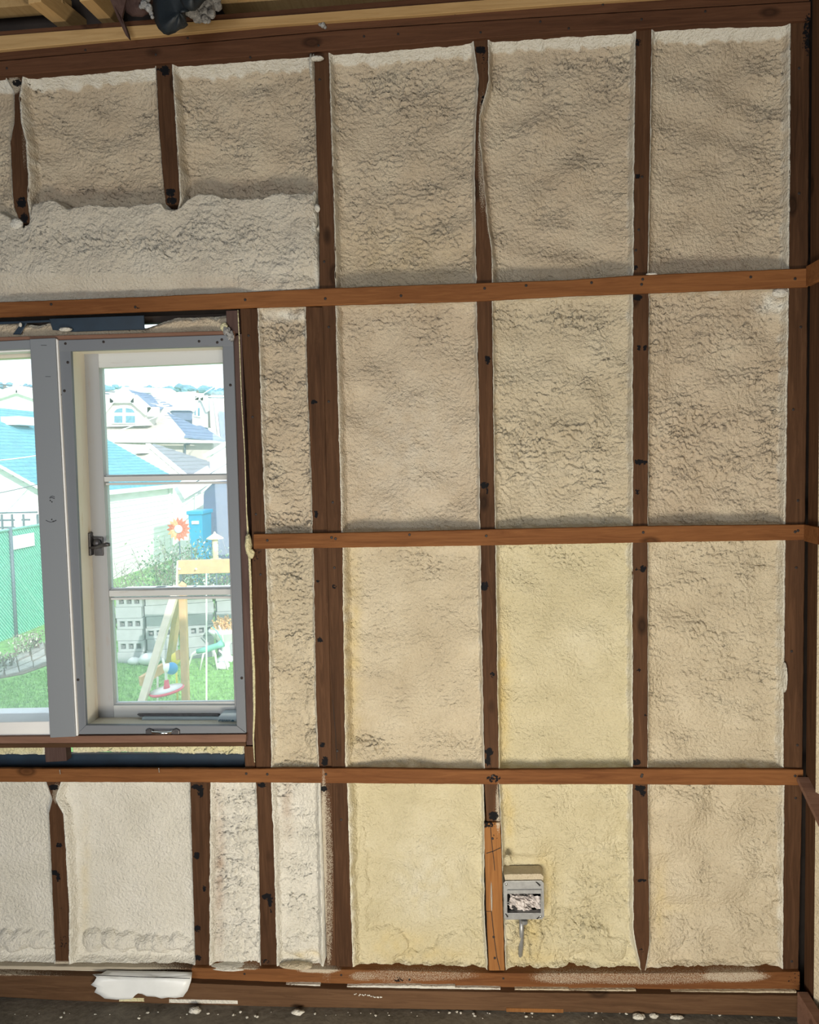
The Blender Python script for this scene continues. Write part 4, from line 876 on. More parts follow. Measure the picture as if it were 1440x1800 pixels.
# ---- garage with the teal roof
ZE = GZ + 2.77; pe = UZ(190, 860, ZE); XE = float(pe[0]); YF = float(UX(322, 846, XE)[1]); YN = float(UX(92, 872, XE)[1])
xr_ = XE
for k in range(4000):
    xr_ -= .005; q = UX(0, 718, xr_)
    if q[2] < ZE + .58 * (XE - xr_): break
HWID = XE - xr_; ZR = ZE + .58 * HWID
ga = empty('garage', (xr_, (YN + YF) / 2, GZ)); tag(ga, 'white clapboard garage with a teal shingle gable roof', 'garage')
def gp(mb, n, mat, **k): return put(mb.build(n, M[mat], None, **k), ga)
xw = XE - .25; xl = 2 * xr_ - XE + .25
gp(MB().prism([(xl, YN + .3, GZ), (xw, YN + .3, GZ), (xw, YN + .3, ZE), (xr_, YN + .3, ZR - .12), (xl, YN + .3, ZE)], (0, YF - YN - .6, 0)), 'wall', 'siding_white')
hz = .155
for k in range(int((ZE - GZ) / hz)):
    z = GZ + k * hz
    gp(MB().add([(xw, YN + .28, z), (xw + .030, YN + .28, z), (xw + .006, YN + .28, z + hz), (xw, YN + .28, z + hz), (xw, YF - .28, z), (xw + .030, YF - .28, z), (xw + .006, YF - .28, z + hz), (xw, YF - .28, z + hz)], [(0,1,2,3),(7,6,5,4),(1,5,6,2),(0,4,5,1),(3,2,6,7)]), 'siding_board', 'siding_white')
    gp(MB().add([(xl, YN + .30, z), (xw, YN + .30, z), (xw, YN + .27, z), (xl, YN + .27, z), (xl, YN + .30, z + hz), (xw, YN + .30, z + hz), (xw, YN + .293, z + hz), (xl, YN + .293, z + hz)], [(0,1,2,3),(4,5,6,7),(3,2,6,7),(1,5,6,2),(0,3,7,4)]), 'siding_board', 'siding_white')
k = 0; z = GZ + int((ZE - GZ) / hz) * hz
while z < ZR - .4:
    hw_ = (ZR - z) / .58 - .35; gp(MB().box((xr_ - hw_, YN + .275, z), (xr_ + hw_, YN + .30, z + hz - .012)), 'siding_board', 'siding_white'); z += hz
# roof planes in lapped courses
nc = 26
for side in (1, -1):
    for k in range(nc if side == 1 else 1):
        a, b = (k / nc, (k + 1.04) / nc) if side == 1 else (0, 1)
        x0, z0_ = xr_ + side * HWID * (1 - a), ZR - .58 * HWID * (1 - a); x1, z1_ = xr_ + side * HWID * (1 - b), ZR - .58 * HWID * (1 - b)
        gp(MB().add([(x0, YN, z0_ + .035), (x1, YN, z1_ + .012), (x1, YN, z1_ - .06), (x0, YN, z0_ - .06), (x0, YF, z0_ + .035), (x1, YF, z1_ + .012), (x1, YF, z1_ - .06), (x0, YF, z0_ - .06)], [(0,1,5,4),(0,4,7,3),(3,7,6,2),(0,3,2,1),(4,5,6,7)]), 'shingle_course', 'teal_shingle')
for yy in (YN - .03, YF):
    gp(MB().bar((XE + .02, yy, ZE - .02), (xr_, yy, ZR - .01), .04, .20, (0, 1, 0)), 'rake_board', 'trim_white'); gp(MB().bar((2*xr_ - XE, yy, ZE - .02), (xr_, yy, ZR - .01), .04, .20, (0, 1, 0)), 'rake_board', 'trim_white')
gp(MB().box((XE - .02, YN, ZE - .16), (XE + .10, YF, ZE - .03)), 'gutter', 'trim_white')
gp(MB().box((xw - .02, YN + .2, ZE - .12), (XE, YF - .2, ZE - .09)), 'soffit', 'trim_white')
q = UX(300, 905, xw + .06); gp(MB().tube([(xw + .08, q[1], ZE - .1), (xw + .05, q[1], ZE - .4), (xw + .05, q[1], GZ + .1)], .045, 8), 'downspout', 'trim_white')
gp(MB().box((xw, YF - .42, GZ), (xw + .04, YF - .28, ZE)), 'corner_board', 'trim_white')
q = UX(25, 728, xr_ + 1.0); sk = MB(); sk.box((xr_ + .9, q[1] - .6, ZR - .58 * .9 - .1), (xr_ + 1.5, q[1] + .6, ZR - .58 * .9 + .16)); gp(sk, 'roof_vent', 'trim_white')

# ---- chain link fence with green slats
q = G(0, 1130); XF = float(q[0]); HF = float(UX(10, 932, XF)[2] - GZ); y0f, y1f = 9.0, min(YN - .3, float(UX(88, 1100, XF)[1]))
fe = empty('chain_link_fence', (XF, (y0f + y1f) / 2, GZ)); tag(fe, 'green slatted chain link fence beside the garden path', 'fence')
put(MB().box((XF - .012, y0f, GZ + .02), (XF - .004, y1f, GZ + HF - .03)).build('privacy_screen', M['fence_green']), fe)
mb = MB(); s_ = .085; yy = y0f - HF
while yy < y1f:
    a, b = max(yy, y0f), min(yy + HF, y1f)
    if b > a: mb.bar((XF + .006, a, GZ + .02 + (HF - .05) - (a - yy)), (XF + .006, b, GZ + .02 + max(0, (HF - .05) - (b - yy))), .012, .030, (1, 0, 0))
    yy += s_
o = mb.build('diagonal_slats', M['fence_slat']); tag(o, kind='stuff'); put(o, fe)
put(MB().tube([(XF + .02, y0f, GZ + HF), (XF + .02, y1f, GZ + HF)], .03, 8).build('top_rail', M['fence_slat'], None, True), fe)
yp = float(UX(18, 1000, XF)[1])
for yy in (yp, yp - 2.4, yp + 2.4, yp - 4.8): put(MB().tube([(XF + .05, yy, GZ), (XF + .05, yy, GZ + HF + .05)], .036, 8).build('fence_post', M['metal_dark'], None, True), fe)
tag(put(MB().box((XF + .03, yp + .1, GZ + HF - .42), (XF + .05, yp + .9, GZ + HF - .14)).build('sign_board', M['trim_white']), fe), 'blank white board')
# wire trellis in front of the garage
tl = empty('trellis', (XF - 1, YN - .2, GZ)); tag(tl, 'thin wire trellis with two wide posts in front of the garage gable', 'trellis')
for z in (908, 921, 934): a = U(-120, z - 4, YN - .2); b = U(66, z, YN - .2); b[2] = a[2]; put(MB().tube([a, b], .022, 6).build('rail', M['metal_dark']), tl)
for x, ww in ((-20,.02),(3,.02),(21,.02),(32,.08),(41,.02),(59,.08),(66,.02)):
    a = U(x, 906, YN - .22); put(MB().box((a[0] - ww, a[1] - .02, GZ), (a[0] + ww, a[1] + .02, a[2] + .03)).build('post', M['urn_white' if ww > .05 else 'metal_dark']), tl)

# ---- garden path of flagstones, soil edge
pa = MB(); pa.prism([G(-120,1262), G(-60,1215), G(0,1193), G(40,1186), G(84,1170), G(96,1120), G(60,1142), G(0,1165), G(-120,1215)], (0, 0, .012)); pth = pa.build('garden_path', M['soil']); tag(pth, 'grey flagstone garden path beside the lawn', kind='structure')
rq = random.Random(6)
rows = [((-120,1255),(-120,1222)),((-70,1222),(-70,1198)),((-25,1202),(-25,1180)),((8,1190),(5,1166)),((34,1184),(28,1155)),((60,1176),(52,1143)),((84,1166),(76,1130)),((108,1150),(100,1112))]
for (a0, a1), (b0, b1) in zip(rows[:-1], rows[1:]):
    for k in range(3):
        t0, t1 = k / 3. + .03, (k + 1) / 3. - .03
        def L2(p, q, t_): return (p[0] + (q[0] - p[0]) * t_, p[1] + (q[1] - p[1]) * t_)
        P = [L2(a0, a1, t0), L2(b0, b1, t0), L2(b0, b1, t1), L2(a0, a1, t1)]
        P = [G(x + rq.uniform(-1.5, 1.5) + (1.2 if i in (0, 3) else -1.2), y + rq.uniform(-.8, .8)) for i, (x, y) in enumerate(P)]
        hh = rq.uniform(.03, .045); MB().prism(P, (0, 0, hh)).build('flagstone', M['path_stone'], pth)
# ---- plants: scattered leaves on real stems
def plant(name, base, w_, h_, nst, nlf, mat, label, cat, seed, lean=.3, leaf=.05, blossoms=0, group=None):
    rp = random.Random(seed); root = empty(name, base); tag(root, label, cat, group); st = MB(); lf = MB(); bl = MB()
    for i in range(nst):
        a = rp.uniform(0, 6.28); x = Vector((rp.uniform(-.2, .2) * w_, rp.uniform(-.2, .2) * w_, 0)); pts = [x]; d = Vector((math.cos(a) * lean, math.sin(a) * lean, 1)).normalized(); L_ = h_ * rp.uniform(.6, 1.05)
        for s in range(5): x = x + d * L_ / 5; d = (d + Vector((rp.uniform(-.3,.3), rp.uniform(-.3,.3), rp.uniform(-.05,.2)))).normalized(); pts.append(x)
        st.tube(pts, [.012,.010,.008,.006,.005,.003], 5)
        for s in range(3):
            p = pts[rp.randint(2, 4)]; e = Vector((rp.uniform(-1,1), rp.uniform(-1,1), rp.uniform(.1,.9))).normalized() * L_ * .3; st.tube([p, p + e * .5, p + e], [.006,.004,.002], 4)
            for q_ in range(nlf // (nst * 3) + 1):
                c = p + e * rp.uniform(.1, 1.15) + Vector([rp.gauss(0, w_ * .07) for _ in range(3)]); n1 = Vector([rp.uniform(-1,1) for _ in range(3)]).normalized(); n2 = n1.cross(Vector((.3,.2,1))).normalized(); r_ = leaf * rp.uniform(.6, 1.2)
                tgt = bl if rp.random() < blossoms else lf
                tgt.add([c - n1 * r_, c + n2 * r_ * .5, c + n1 * r_, c - n2 * r_ * .5], [(0,1,2,3)])
    st.build('stem', M['twig'], root)
    for b_, nm, mt in ((lf, 'foliage', mat), (bl, 'blossom', 'leaf_pale')):
        if b_.v: o = mesh_obj(nm, b_.v, b_.f, M[mt], root); tag(o, kind='stuff')
    return root
for i, (x, y, w_, h_, n, mt, lb) in enumerate(((10,1175,.7,.45,9,'twig','dry brown weeds at the foot of the fence post'),(42,1150,.5,.42,8,'leaf_pale','small yellow-flowered plant at the fence'),(66,1140,.6,.40,9,'twig','grey dry shrub at the fence beside the path'),(-30,1195,.7,.4,9,'twig','dry weeds at the near end of the fence'))):
    plant('garden_plant', G(x, y), w_, h_, n, 160, mt, lb, 'plant', 20 + i, .7, .035, .3)
# bushes in front of the garage wall
def stand(px, pyb, ): return G(px, pyb)
plant('flowering_bush', G(322, 1115), 1.5, 2.1, 20, 1300, 'leaf_green', 'tall white-speckled green bush behind the metal sunflower', 'bush', 41, .35, .045, .4)
plant('flowering_bush', G(300, 1110), 1.1, 2.0, 12, 600, 'leaf_green', 'loose pale bush left of the metal sunflower', 'bush', 42, .35, .045, .5)
plant('flowering_bush', G(360, 1110), 1.5, 2.2, 16, 900, 'leaf_green', 'leafy bush behind the bird feeder', 'bush', 43, .4, .045, .4)
plant('flowering_bush', G(402, 1095), 1.6, 1.5, 16, 1100, 'leaf_green', 'dense dark green bush at the right end of the garden', 'bush', 46, .5, .05, .05)
plant('bare_shrub', G(215, 1110), 1.2, 1.6, 18, 160, 'leaf_pale', 'bare twiggy shrub against the white garage wall', 'shrub', 44, .6, .03, .3)
plant('bare_shrub', G(250, 1112), 1.0, 1.5, 16, 160, 'leaf_pale', 'bare shrub with dry seed heads above the block stack', 'shrub', 45, .5, .03, .5)
for x in (213, 238, 262, 290, 303, 375): pass
plant('dry_flowers', G(300, 1112), .8, 1.0, 12, 200, 'petal_tan', 'dry tan flowers behind the block stack', 'plant', 47, .3, .05, .3)

# ---- blue bin and the blue-grey shed wall
bp_ = G(346, 1050); yb_ = float(bp_[1])
a = U(331, 905, yb_); b = U(357, 950, yb_)
bn = empty('wheelie_bin', (float((a[0]+b[0])/2), yb_, GZ)); 
a = U(332, 898, yb_); b = U(356, 898, yb_); zt_ = float(a[2]); zb_ = GZ + .3
tag(bn, 'bright blue wheeled bin standing on a stand by the garage corner', 'bin')
tp = (a[0], b[0]); mb = MB(); wd = b[0] - a[0]
mb.add([(a[0] + .08*wd, yb_, zb_), (b[0] - .08*wd, yb_, zb_), (b[0] - .08*wd, yb_ + .6, zb_), (a[0] + .08*wd, yb_ + .6, zb_), (a[0], yb_ - .05, zt_ - .1), (b[0], yb_ - .05, zt_ - .1), (b[0], yb_ + .7, zt_ - .1), (a[0], yb_ + .7, zt_ - .1)], [(0,1,2,3),(4,5,6,7),(0,1,5,4),(1,2,6,5),(2,3,7,6),(3,0,4,7)])
put(mb.build('bin_body', M['blue_bin']), bn); put(MB().box((a[0] - .04, yb_ - .1, zt_ - .1), (b[0] + .04, yb_ + .75, zt_)).build('lid', M['blue_bin'], bevel=.02), bn)
put(MB().box((a[0] + .25*wd, yb_ - .09, zt_ - .34), (b[0] - .25*wd, yb_ - .04, zt_ - .26)).build('handle', M['trim_white']), bn)
put(MB().box((a[0], yb_, GZ), (b[0], yb_ + .6, zb_)).build('stand', M['stucco']), bn)
ys = yb_ + 1.2
sd = empty('shed', (float(U(400, 900, ys)[0]), ys, GZ)); tag(sd, 'dark blue-grey arched shed at the right end of the garden', 'shed')
P = [U(357, 1060, ys), U(358, 870, ys), U(361, 860, ys), U(368, 851, ys), U(380, 846, ys), U(430, 843, ys), U(520, 850, ys), U(520, 1060, ys)]
put(MB().prism(P, (0, 3.0, 0)).build('shed_wall', M['shed_blue']), sd); put(MB().bar(U(355, 866, ys - .02), U(376, 846, ys - .02), .05, .08, (0, 1, 0)).build('roof_trim', M['trim_white']), sd)
# small white outbuilding with siding left of the shed
ob = empty('outbuilding', (float(U(340, 900, ys + 2)[0]), ys + 2, GZ)); tag(ob, 'small white clapboard outbuilding behind the blue bin', 'outbuilding')
P = [U(304, 1050, ys + 2), U(304, 850, ys + 2), U(330, 846, ys + 2), U(366, 850, ys + 2), U(366, 1050, ys + 2)]
put(MB().prism(P, (0, 3, 0)).build('wall', M['siding_white']), ob)
for k in range(9): a = U(305, 868 + k * 9, ys + 1.98); b = U(362, 868 + k * 9, ys + 1.98); put(MB().box((a[0], a[1], a[2]), (b[0], a[1] + .03, a[2] + .09)).build('siding_board', M['siding_white']), ob)
put(MB().bar(U(318, 864, ys + 1.7), U(372, 832, ys + 1.7), .5, .10, (0, 1, 0)).build('eave_board', M['trim_white']), ob); put(MB().tube([U(345, 862, ys + 1.9), U(345, 900, ys + 1.9)], .05, 8).build('downspout', M['trim_white']), ob)

# ---- metal sunflower and bird feeder on poles
c = U(314, 930, float(G(314, 1120)[1])); su = empty('metal_sunflower', (c[0], c[1], GZ)); tag(su, 'rust-red metal sunflower ornament on a pole', 'garden ornament')
for k in range(16):
    an = k * math.pi / 8; u_ = Vector((math.cos(an), 0, math.sin(an))); s2 = Vector((-math.sin(an), 0, math.cos(an))); cc = Vector(c)
    pts = [cc + u_*.07 - s2*.03, cc + u_*.15 - s2*.045 + Vector((0,-.03,0)), cc + u_*.25 + s2*.01, cc + u_*.16 + s2*.045, cc + u_*.07 + s2*.03]
    put(MB().prism([tuple(p) for p in pts], (0, .006, 0)).build('petal', M['petal_tan' if k in (9,10,11,5,6) else 'petal']), su)
put(MB().lathe((c[0], c[1] - .05, c[2]), [(.02, 0), (.075, .01), (.085, .035), (.08, .05)], 16, 'y').build('disc', M['flower_disc'], None, True), su)
put(MB().tube([(c[0], c[1] + .02, GZ), (c[0], c[1] + .02, c[2])], .014, 6).build('pole', M['metal_dark']), su)
c = U(378, 950, float(G(378, 1130)[1])); bf = empty('bird_feeder', (c[0], c[1], GZ)); tag(bf, 'tube bird feeder with a conical cap above the swing beam', 'bird feeder')
put(MB().lathe(tuple(c), [(.165, .03), (.16, .05), (.03, .13), (.012, .17)], 16).build('cap', M['feeder'], None, True), bf)
put(MB().lathe((c[0], c[1], c[2] - .36), [(.055, 0), (.055, .40)], 14).build('seed_tube', M['feeder'], None, True), bf)
put(MB().lathe((c[0], c[1], c[2] - .38), [(.10, 0), (.11, .02), (.10, .03)], 14).build('tray', M['feeder'], None, True), bf)
for k in range(4):
    for s in (-1, 1): put(MB().tube([(c[0], c[1] - .02, c[2] - .05 - k*.08), (c[0] + s*.11, c[1] - .02, c[2] - .05 - k*.08)], .007, 5).build('perch', M['metal_dark']), bf)
put(MB().tube([(c[0], c[1], GZ), (c[0], c[1], c[2] - .37)], .014, 6).build('pole', M['metal_dark']), bf)

# ---- wooden swing set
YW = float(G(300, 1292)[1]); ss = empty('swing_set', tuple(G(300, 1292))); tag(ss, 'wooden garden swing frame with a trapeze rope', 'swing set')
def sw(mb, n, mat, **k): return put(mb.build(n, M[mat], None, **k), ss)
bA, bB = U(312, 997, YW + .7), U(560, 990, YW + 1.1)
sw(MB().bar(bA, bB, .09, .185, (0, 0, 1)), 'beam', 'swing_wood', bevel=.006)
for x in (316, 345): c = U(x, 1000, YW + .64); sw(MB().lathe((c[0], c[1] - .02, c[2]), [(.008, 0), (.014, .006), (.014, .02)], 8, 'y'), 'bolt', 'rope_white')
f1 = G(232, 1292); f2 = U(298, 1165, YW + 1.9); f3 = G(330, 1290)
sw(MB().bar(U(312, 1030, YW + .62), f1, .095, .095, (0, 1, 0)), 'leg', 'swing_pale', bevel=.006)
sw(MB().bar(U(319, 1030, YW + .78), G(297, 1176), .085, .13, (0, 1, 0)), 'leg', 'swing_wood', bevel=.006)
f3b = U(329, 1292, YW + .7); f3b[2] = GZ
sw(MB().bar(U(321, 1030, YW + .70), f3b, .095, .085, (0, 1, 0)), 'leg', 'swing_wood', bevel=.006)
sw(MB().bar(U(247, 1198, YW + .35), U(290, 1172, YW + .9), .05, .13, (0, 0, 1)), 'cross_brace', 'swing_wood', bevel=.004)
sw(MB().bar(U(312, 1152, YW + .9), U(318, 1150, YW + .75), .05, .13, (0, 0, 1)), 'cross_brace', 'swing_wood')
sw(MB().bar(U(313, 986, YW + .66), U(311, 1035, YW + .66), .02, .05, (0, 1, 0)), 'bracket', 'swing_pale')
tz = empty('trapeze_swing', tuple(U(293, 1211, YW + .3))); tag(tz, 'red disc swing on white ropes with a blue ball', 'swing')
def tw(mb, n, mat, **k): return put(mb.build(n, M[mat], None, **k), tz)
tw(MB().tube([U(286, 1158, YW + .45), U(289, 1170, YW + .32), U(292, 1185, YW + .3), U(292, 1204, YW + .3)], .018, 7), 'rope', 'rope_white', smooth=True)
tw(MB().tube([U(277, 1190, YW + .5), U(277, 1240, YW + .5)], .014, 6), 'rope', 'rope_white')
c = U(302, 1175, YW + .25); tw(MB().ball(c, .082, 16), 'ball', 'ball_blue', smooth=True); c = U(295, 1174, YW + .22); tw(MB().ball(c, .062, 12), 'ball', 'rope_white', smooth=True)
c = U(293, 1213, YW + .3); o = MB().lathe((0, 0, 0), [(.03, .025), (.22, .012), (.235, 0), (.22, -.022), (.10, -.03)], 24).build('disc_seat', M['seat_red'], None, True); o.location = c; o.rotation_euler = (.05, -.16, 0); put(o, tz)
o = MB().lathe((0, 0, 0), [(.215, .014), (.03, .028)], 24).build('seat_top', M['rope_white'], None, True); o.location = c; o.rotation_euler = (.05, -.16, 0); put(o, tz)
c = U(293, 1203, YW + .3); tw(MB().lathe(tuple(c - np.array([0, 0, .06])), [(.045, 0), (.035, .06), (.03, .12)], 12), 'hub', 'seat_red', smooth=True)
tag(MB().tube([U(363, 985, YW + .75), U(363, 1235, YW + .75)], .012, 6).build('hanging_rope', M['rope_white']), 'thin white rope hanging straight from the swing beam', 'rope')
c = U(309, 1157, YW + 1.5); yt = MB(); yt.ball(c, .07, 10, .1, (1, .8, 1.3)); yt.tube([c, (c[0], c[1], GZ)], .015, 6); tag(yt.build('pinwheel', M['yellow_plastic'], None, True), 'small yellow garden stake seen between the swing legs', 'garden stake')

# ---- stacks of hollow concrete blocks under pale slabs
def block(p, rot, holes, label, group):
    mb = MB(); w_, d_, h_ = .46, .20, .195
    if holes:
        mb.box((0, 0, 0), (w_, d_, .05)).box((0, 0, h_ - .05), (w_, d_, h_))
        for k in range(4): x = k * (w_ - .05) / 3; mb.box((x, 0, .05), (x + .05, d_, h_ - .05))
        mb.box((.03, d_ * .75, .05), (w_ - .03, d_ * .78, h_ - .05))
    else: mb.box((0, 0, 0), (w_, d_, h_))
    o = mb.build('concrete_block', M['block_grey'], None, bevel=.004); o.location = p; o.rotation_euler = (0, 0, rot); return tag(o, label, 'block', group)
g0 = G(207, 1166); ORD = ['bottom', 'second', 'third', 'fourth', 'fifth', 'top']
for L_ in range(6):
    for k in range(3):
        block((g0[0] + .02 * (L_ % 2), g0[1] + .215 * k, GZ + .2 * L_), .06, L_ in (1, 3, 5) and k == 0, f'hollow grey concrete block, {ORD[L_]} layer, {("front","middle","back")[k]} of the left stack', 'blocks in the left stack')
    for k in range(2):
        block((g0[0] + .49 + .02 * (L_ % 2), g0[1] + .1 + .215 * k, GZ + .2 * L_), .35, L_ == 2 and k == 0, f'grey concrete block, {ORD[L_]} layer, {("front","back")[k]} of the stack behind the swing leg', 'blocks behind the swing leg')
g1 = G(331, 1160)
for L_ in range(6):
    for k in range(2):
        block((g1[0] + .47 * k - .02 * (L_ % 2), g1[1] + .06 + .22 * k, GZ + .2 * L_), .42, L_ in (2,) , f'grey concrete block, {ORD[L_]} layer, {("left","right")[k]} half of the right stack', 'blocks in the right stack')
for i, (x0, x1, y_, lb) in enumerate(((196,262,1055,'pale stone slab lying on the left block stack'),(250,318,1057,'pale stone slab lying behind the swing legs'),(318,396,1060,'long pale stone slab lying on the right block stack'))):
    c0 = U(x0, y_, g0[1] + .1); c1 = U(x1, y_, g0[1] + .1); zt = GZ + 1.205
    mb = MB(); mb.prism([(c0[0], g0[1] - .12, zt), (c1[0], g0[1] - .05 + .1 * i, zt), (c1[0] + .15, g0[1] + .75, zt), (c0[0] + .05, g0[1] + .7, zt)], (0, 0, .05)); tag(mb.build('stone_slab', M['urn_white'], bevel=.01), lb, 'slab')
# ---- urn planter, garden figure, rocks
c = G(398, 1162); ur = empty('urn_planter', tuple(c)); tag(ur, 'white pedestal urn planter full of dry flowers', 'planter')
put(MB().lathe(tuple(c), [(.16, 0), (.17, .04), (.08, .10), (.07, .28), (.16, .40), (.27, .52), (.30, .56), (.27, .58)], 20).build('urn', M['urn_white'], None, True), ur)
rp = random.Random(2); mb = MB()
for k in range(90):
    a = rp.uniform(0, 6.28); r_ = rp.uniform(0, .22); p = Vector((c[0] + r_*math.cos(a), c[1] + r_*math.sin(a), c[2] + .56)); q = p + Vector((rp.uniform(-.1,.1), rp.uniform(-.1,.1), rp.uniform(.05,.22))); mb.tube([p, q], [.006, .004], 4); mb.ball(q, .018, 5, .2)
o = mb.build('dry_flowers', M['petal_tan']); tag(o, kind='stuff'); put(o, ur)
c = G(366, 1178); rb = empty('garden_figure', tuple(c)); tag(rb, 'pale green garden grasshopper figure with long legs', 'garden ornament')
mb = MB(); mb.tube([c + np.array([-.18,0,.32]), c + np.array([0,0,.36]), c + np.array([.18,0,.42]), c + np.array([.27,0,.46])], [.04,.055,.05,.07], 8); put(mb.build('body', M['rabbit_green'], None, True), rb)
for dx, ex in ((-.16,-.36),(0,-.14),(.1,.16),(.2,.34)): put(MB().tube([c + np.array([dx,0,.34]), c + np.array([(dx+ex)/2,0,.28]), c + np.array([ex,0,.0])], [.02,.02,.014], 6).build('leg', M['rope_white'], None, True), rb)
put(MB().tube([c + np.array([.27,0,.48]), c + np.array([.18,0,.66]), c + np.array([.10,0,.74])], [.014,.012,.010], 6).build('feeler', M['rabbit_green'], None, True), rb); put(MB().tube([c + np.array([.28,0,.48]), c + np.array([.26,0,.66]), c + np.array([.21,0,.76])], [.014,.012,.010], 6).build('feeler', M['rope_white'], None, True), rb)
for i, (x, y, r_, lb) in enumerate(((264,1168,.16,'rounded white rock on the lawn edge by the block stack'),(236,1168,.10,'small pale rock at the foot of the left block stack'),(392,1176,.10,'small white rock below the urn'))):
    c = G(x, y); o = MB().ball((0,0,0), r_, 12, .12, (1.2, 1, .7)).build('garden_rock', M['urn_white'], None, True); o.location = (c[0], c[1], GZ + r_ * .6); tag(o, lb, 'rock')
# low grass tufts as real blades over the visible lawn
rg = random.Random(9); mb = MB()
for i in range(9000):
    if rg.random() < .35: x, y = rg.uniform(-30, 92), rg.uniform(1180, 1285)
    else: x, y = rg.uniform(190, 430), rg.uniform(1164, 1260)
    if x < 95 and y < 1200 - x * .3: continue
    p = G(x, y); h_ = rg.uniform(.02, .055); a = rg.uniform(0, 6.28); dx, dy = math.cos(a) * .008, math.sin(a) * .008
    mb.add([(p[0]-dx, p[1]-dy, GZ), (p[0]+dx, p[1]+dy, GZ), (p[0] + rg.uniform(-.02,.02), p[1] + rg.uniform(-.02,.02), GZ + h_)], [(0,1,2)])
o = mesh_obj('grass', mb.v, mb.f, M['lawn']); tag(o, 'green grass blades of the back lawn', 'grass', kind='stuff')

# ---- houses beyond the garage
def roof_courses(par, mat, A, B, C_, D_, n, name='shingle_course', th=.05):
    """lapped courses on the roof plane A-B (eave) to D-C (top)"""
    A, B, C_, D_ = map(lambda q: Vector([float(c) for c in q]), (A, B, C_, D_)); nn = (B - A).cross(D_ - A).normalized()
    if nn.z < 0: nn = -nn
    for k in range(n):
        t0, t1 = k / n, min(1, (k + 1.02) / n); p = [A.lerp(D_, t0), B.lerp(C_, t0), B.lerp(C_, t1), A.lerp(D_, t1)]
        v = [p[0] + nn*th, p[1] + nn*th, p[2] + nn*th*.3, p[3] + nn*th*.3] + [q - nn*.05 for q in p]
        put(MB().add([tuple(q) for q in v], [(0,1,2,3),(7,6,5,4),(0,4,5,1),(1,5,6,2),(3,2,6,7),(0,3,7,4)]).build(name, M[mat]), par)
h1 = empty('bungalow', (float(U(330, 800, 37)[0]), 37, GZ)); tag(h1, 'low neighbouring bungalow with a pale grey hipped roof just beyond the garage', 'house')
A, B = U(150, 842, 35), U(460, 846, 35); Cc, Dd = U(300, 776, 39), U(240, 782, 39)
R0, R1, R2_ = U(330, 836, 34.5), U(470, 838, 38), U(262, 781, 39)
roof_courses(h1, 'stucco', U(120, 846, 35), U(328, 840, 34.5), U(262, 783, 39), U(170, 778, 39.5), 7)
roof_courses(h1, 'grey_shingle', U(328, 840, 34.5), U(440, 836, 38.5), U(272, 781, 39.6), U(262, 782, 39), 9)
put(MB().bar(U(328, 838, 34.4), U(260, 781, 38.9), .22, .10, (0, 0, 1)).build('ridge_cap', M['trim_white']), h1)
put(MB().prism([U(140, 845, 35.4), U(440, 845, 35.4), U(440, 900, 35.4), U(140, 900, 35.4)], (0, 4, 0)).build('wall', M['siding_white']), h1)
c = U(246, 788, 37.5); put(MB().box((c[0] - .3, c[1] - .3, c[2] - .25), (c[0] + .35, c[1] + .3, c[2] + .08)).build('roof_vent', M['urn_white']), h1)
# gable at the right
h2 = empty('white_garage', (float(U(410, 800, 27)[0]), 27, GZ)); tag(h2, 'white gabled garage peeking in at the right side of the window', 'garage')
put(MB().prism([U(369, 800, 27), U(410, 776, 27), U(470, 800, 27), U(470, 900, 27), U(369, 900, 27)], (0, 5, 0)).build('wall', M['siding_white']), h2)
put(MB().bar(U(361, 802, 26.8), U(410, 772, 26.8), .12, .25, (0, 1, 0)).build('rake_board', M['trim_white']), h2); put(MB().prism([U(361, 800, 26.9), U(410, 771, 26.9), U(410, 768, 26.9), U(361, 797, 26.9)], (0, 5, 0)).build('roof', M['grey_shingle']), h2)

h3 = empty('large_house', (float(U(290, 760, 42)[0]), 44, GZ)); tag(h3, 'large beige house with arched dormer window and slate-blue roofs', 'house')
def hp(mb, n, mat, **k): return put(mb.build(n, M[mat], None, **k), h3)
hp(MB().prism([U(100, 777, 40.5), U(390, 777, 40.5), U(390, 900, 40.5), U(100, 900, 40.5)], (0, 6, 0)), 'wall', 'stucco')
hp(MB().bar(U(90, 774.5, 39.8), U(396, 776.5, 39.8), .18, .14, (0, 0, 1)), 'gutter', 'trim_white')
hp(MB().tube([U(334, 777, 39.9), U(334, 779, 40.2), U(325, 782, 40.3), U(325, 800, 40.3)], .07, 6), 'downspout', 'metal_dark')
roof_courses(h3, 'stucco', U(90, 773, 40), U(332, 772, 40), U(290, 722, 45), U(90, 722, 45), 10)
roof_courses(h3, 'slate_blue_shade', U(242, 765, 40.9), U(398, 775, 40.0), U(288, 722, 45), U(284, 722, 45), 9)  # right-facing slope: bluish shade put into the shingle colour
roof_courses(h3, 'slate_blue_shade', U(324, 768, 39.9), U(396, 775, 39.6), U(352, 748, 43), U(340, 750, 43), 5)
roof_courses(h3, 'slate_blue_shade', U(262, 724, 46.5), U(304, 714, 47), U(262, 693, 50), U(222, 684, 50), 8)
roof_courses(h3, 'stucco', U(286, 719, 46.5), U(340, 720, 46.5), U(345, 688, 50), U(264, 692, 50), 7)
hp(MB().prism([U(296, 721, 46.4), U(338, 721, 46.4), U(338, 760, 46.4), U(296, 760, 46.4)], (0, 3, 0)), 'wall', 'slate_blue_shade'); hp(MB().bar(U(295, 720, 46.2), U(340, 720, 46.2), .15, .10, (0, 0, 1)), 'gutter', 'trim_white')  # wall coloured blue for the shade lying on it
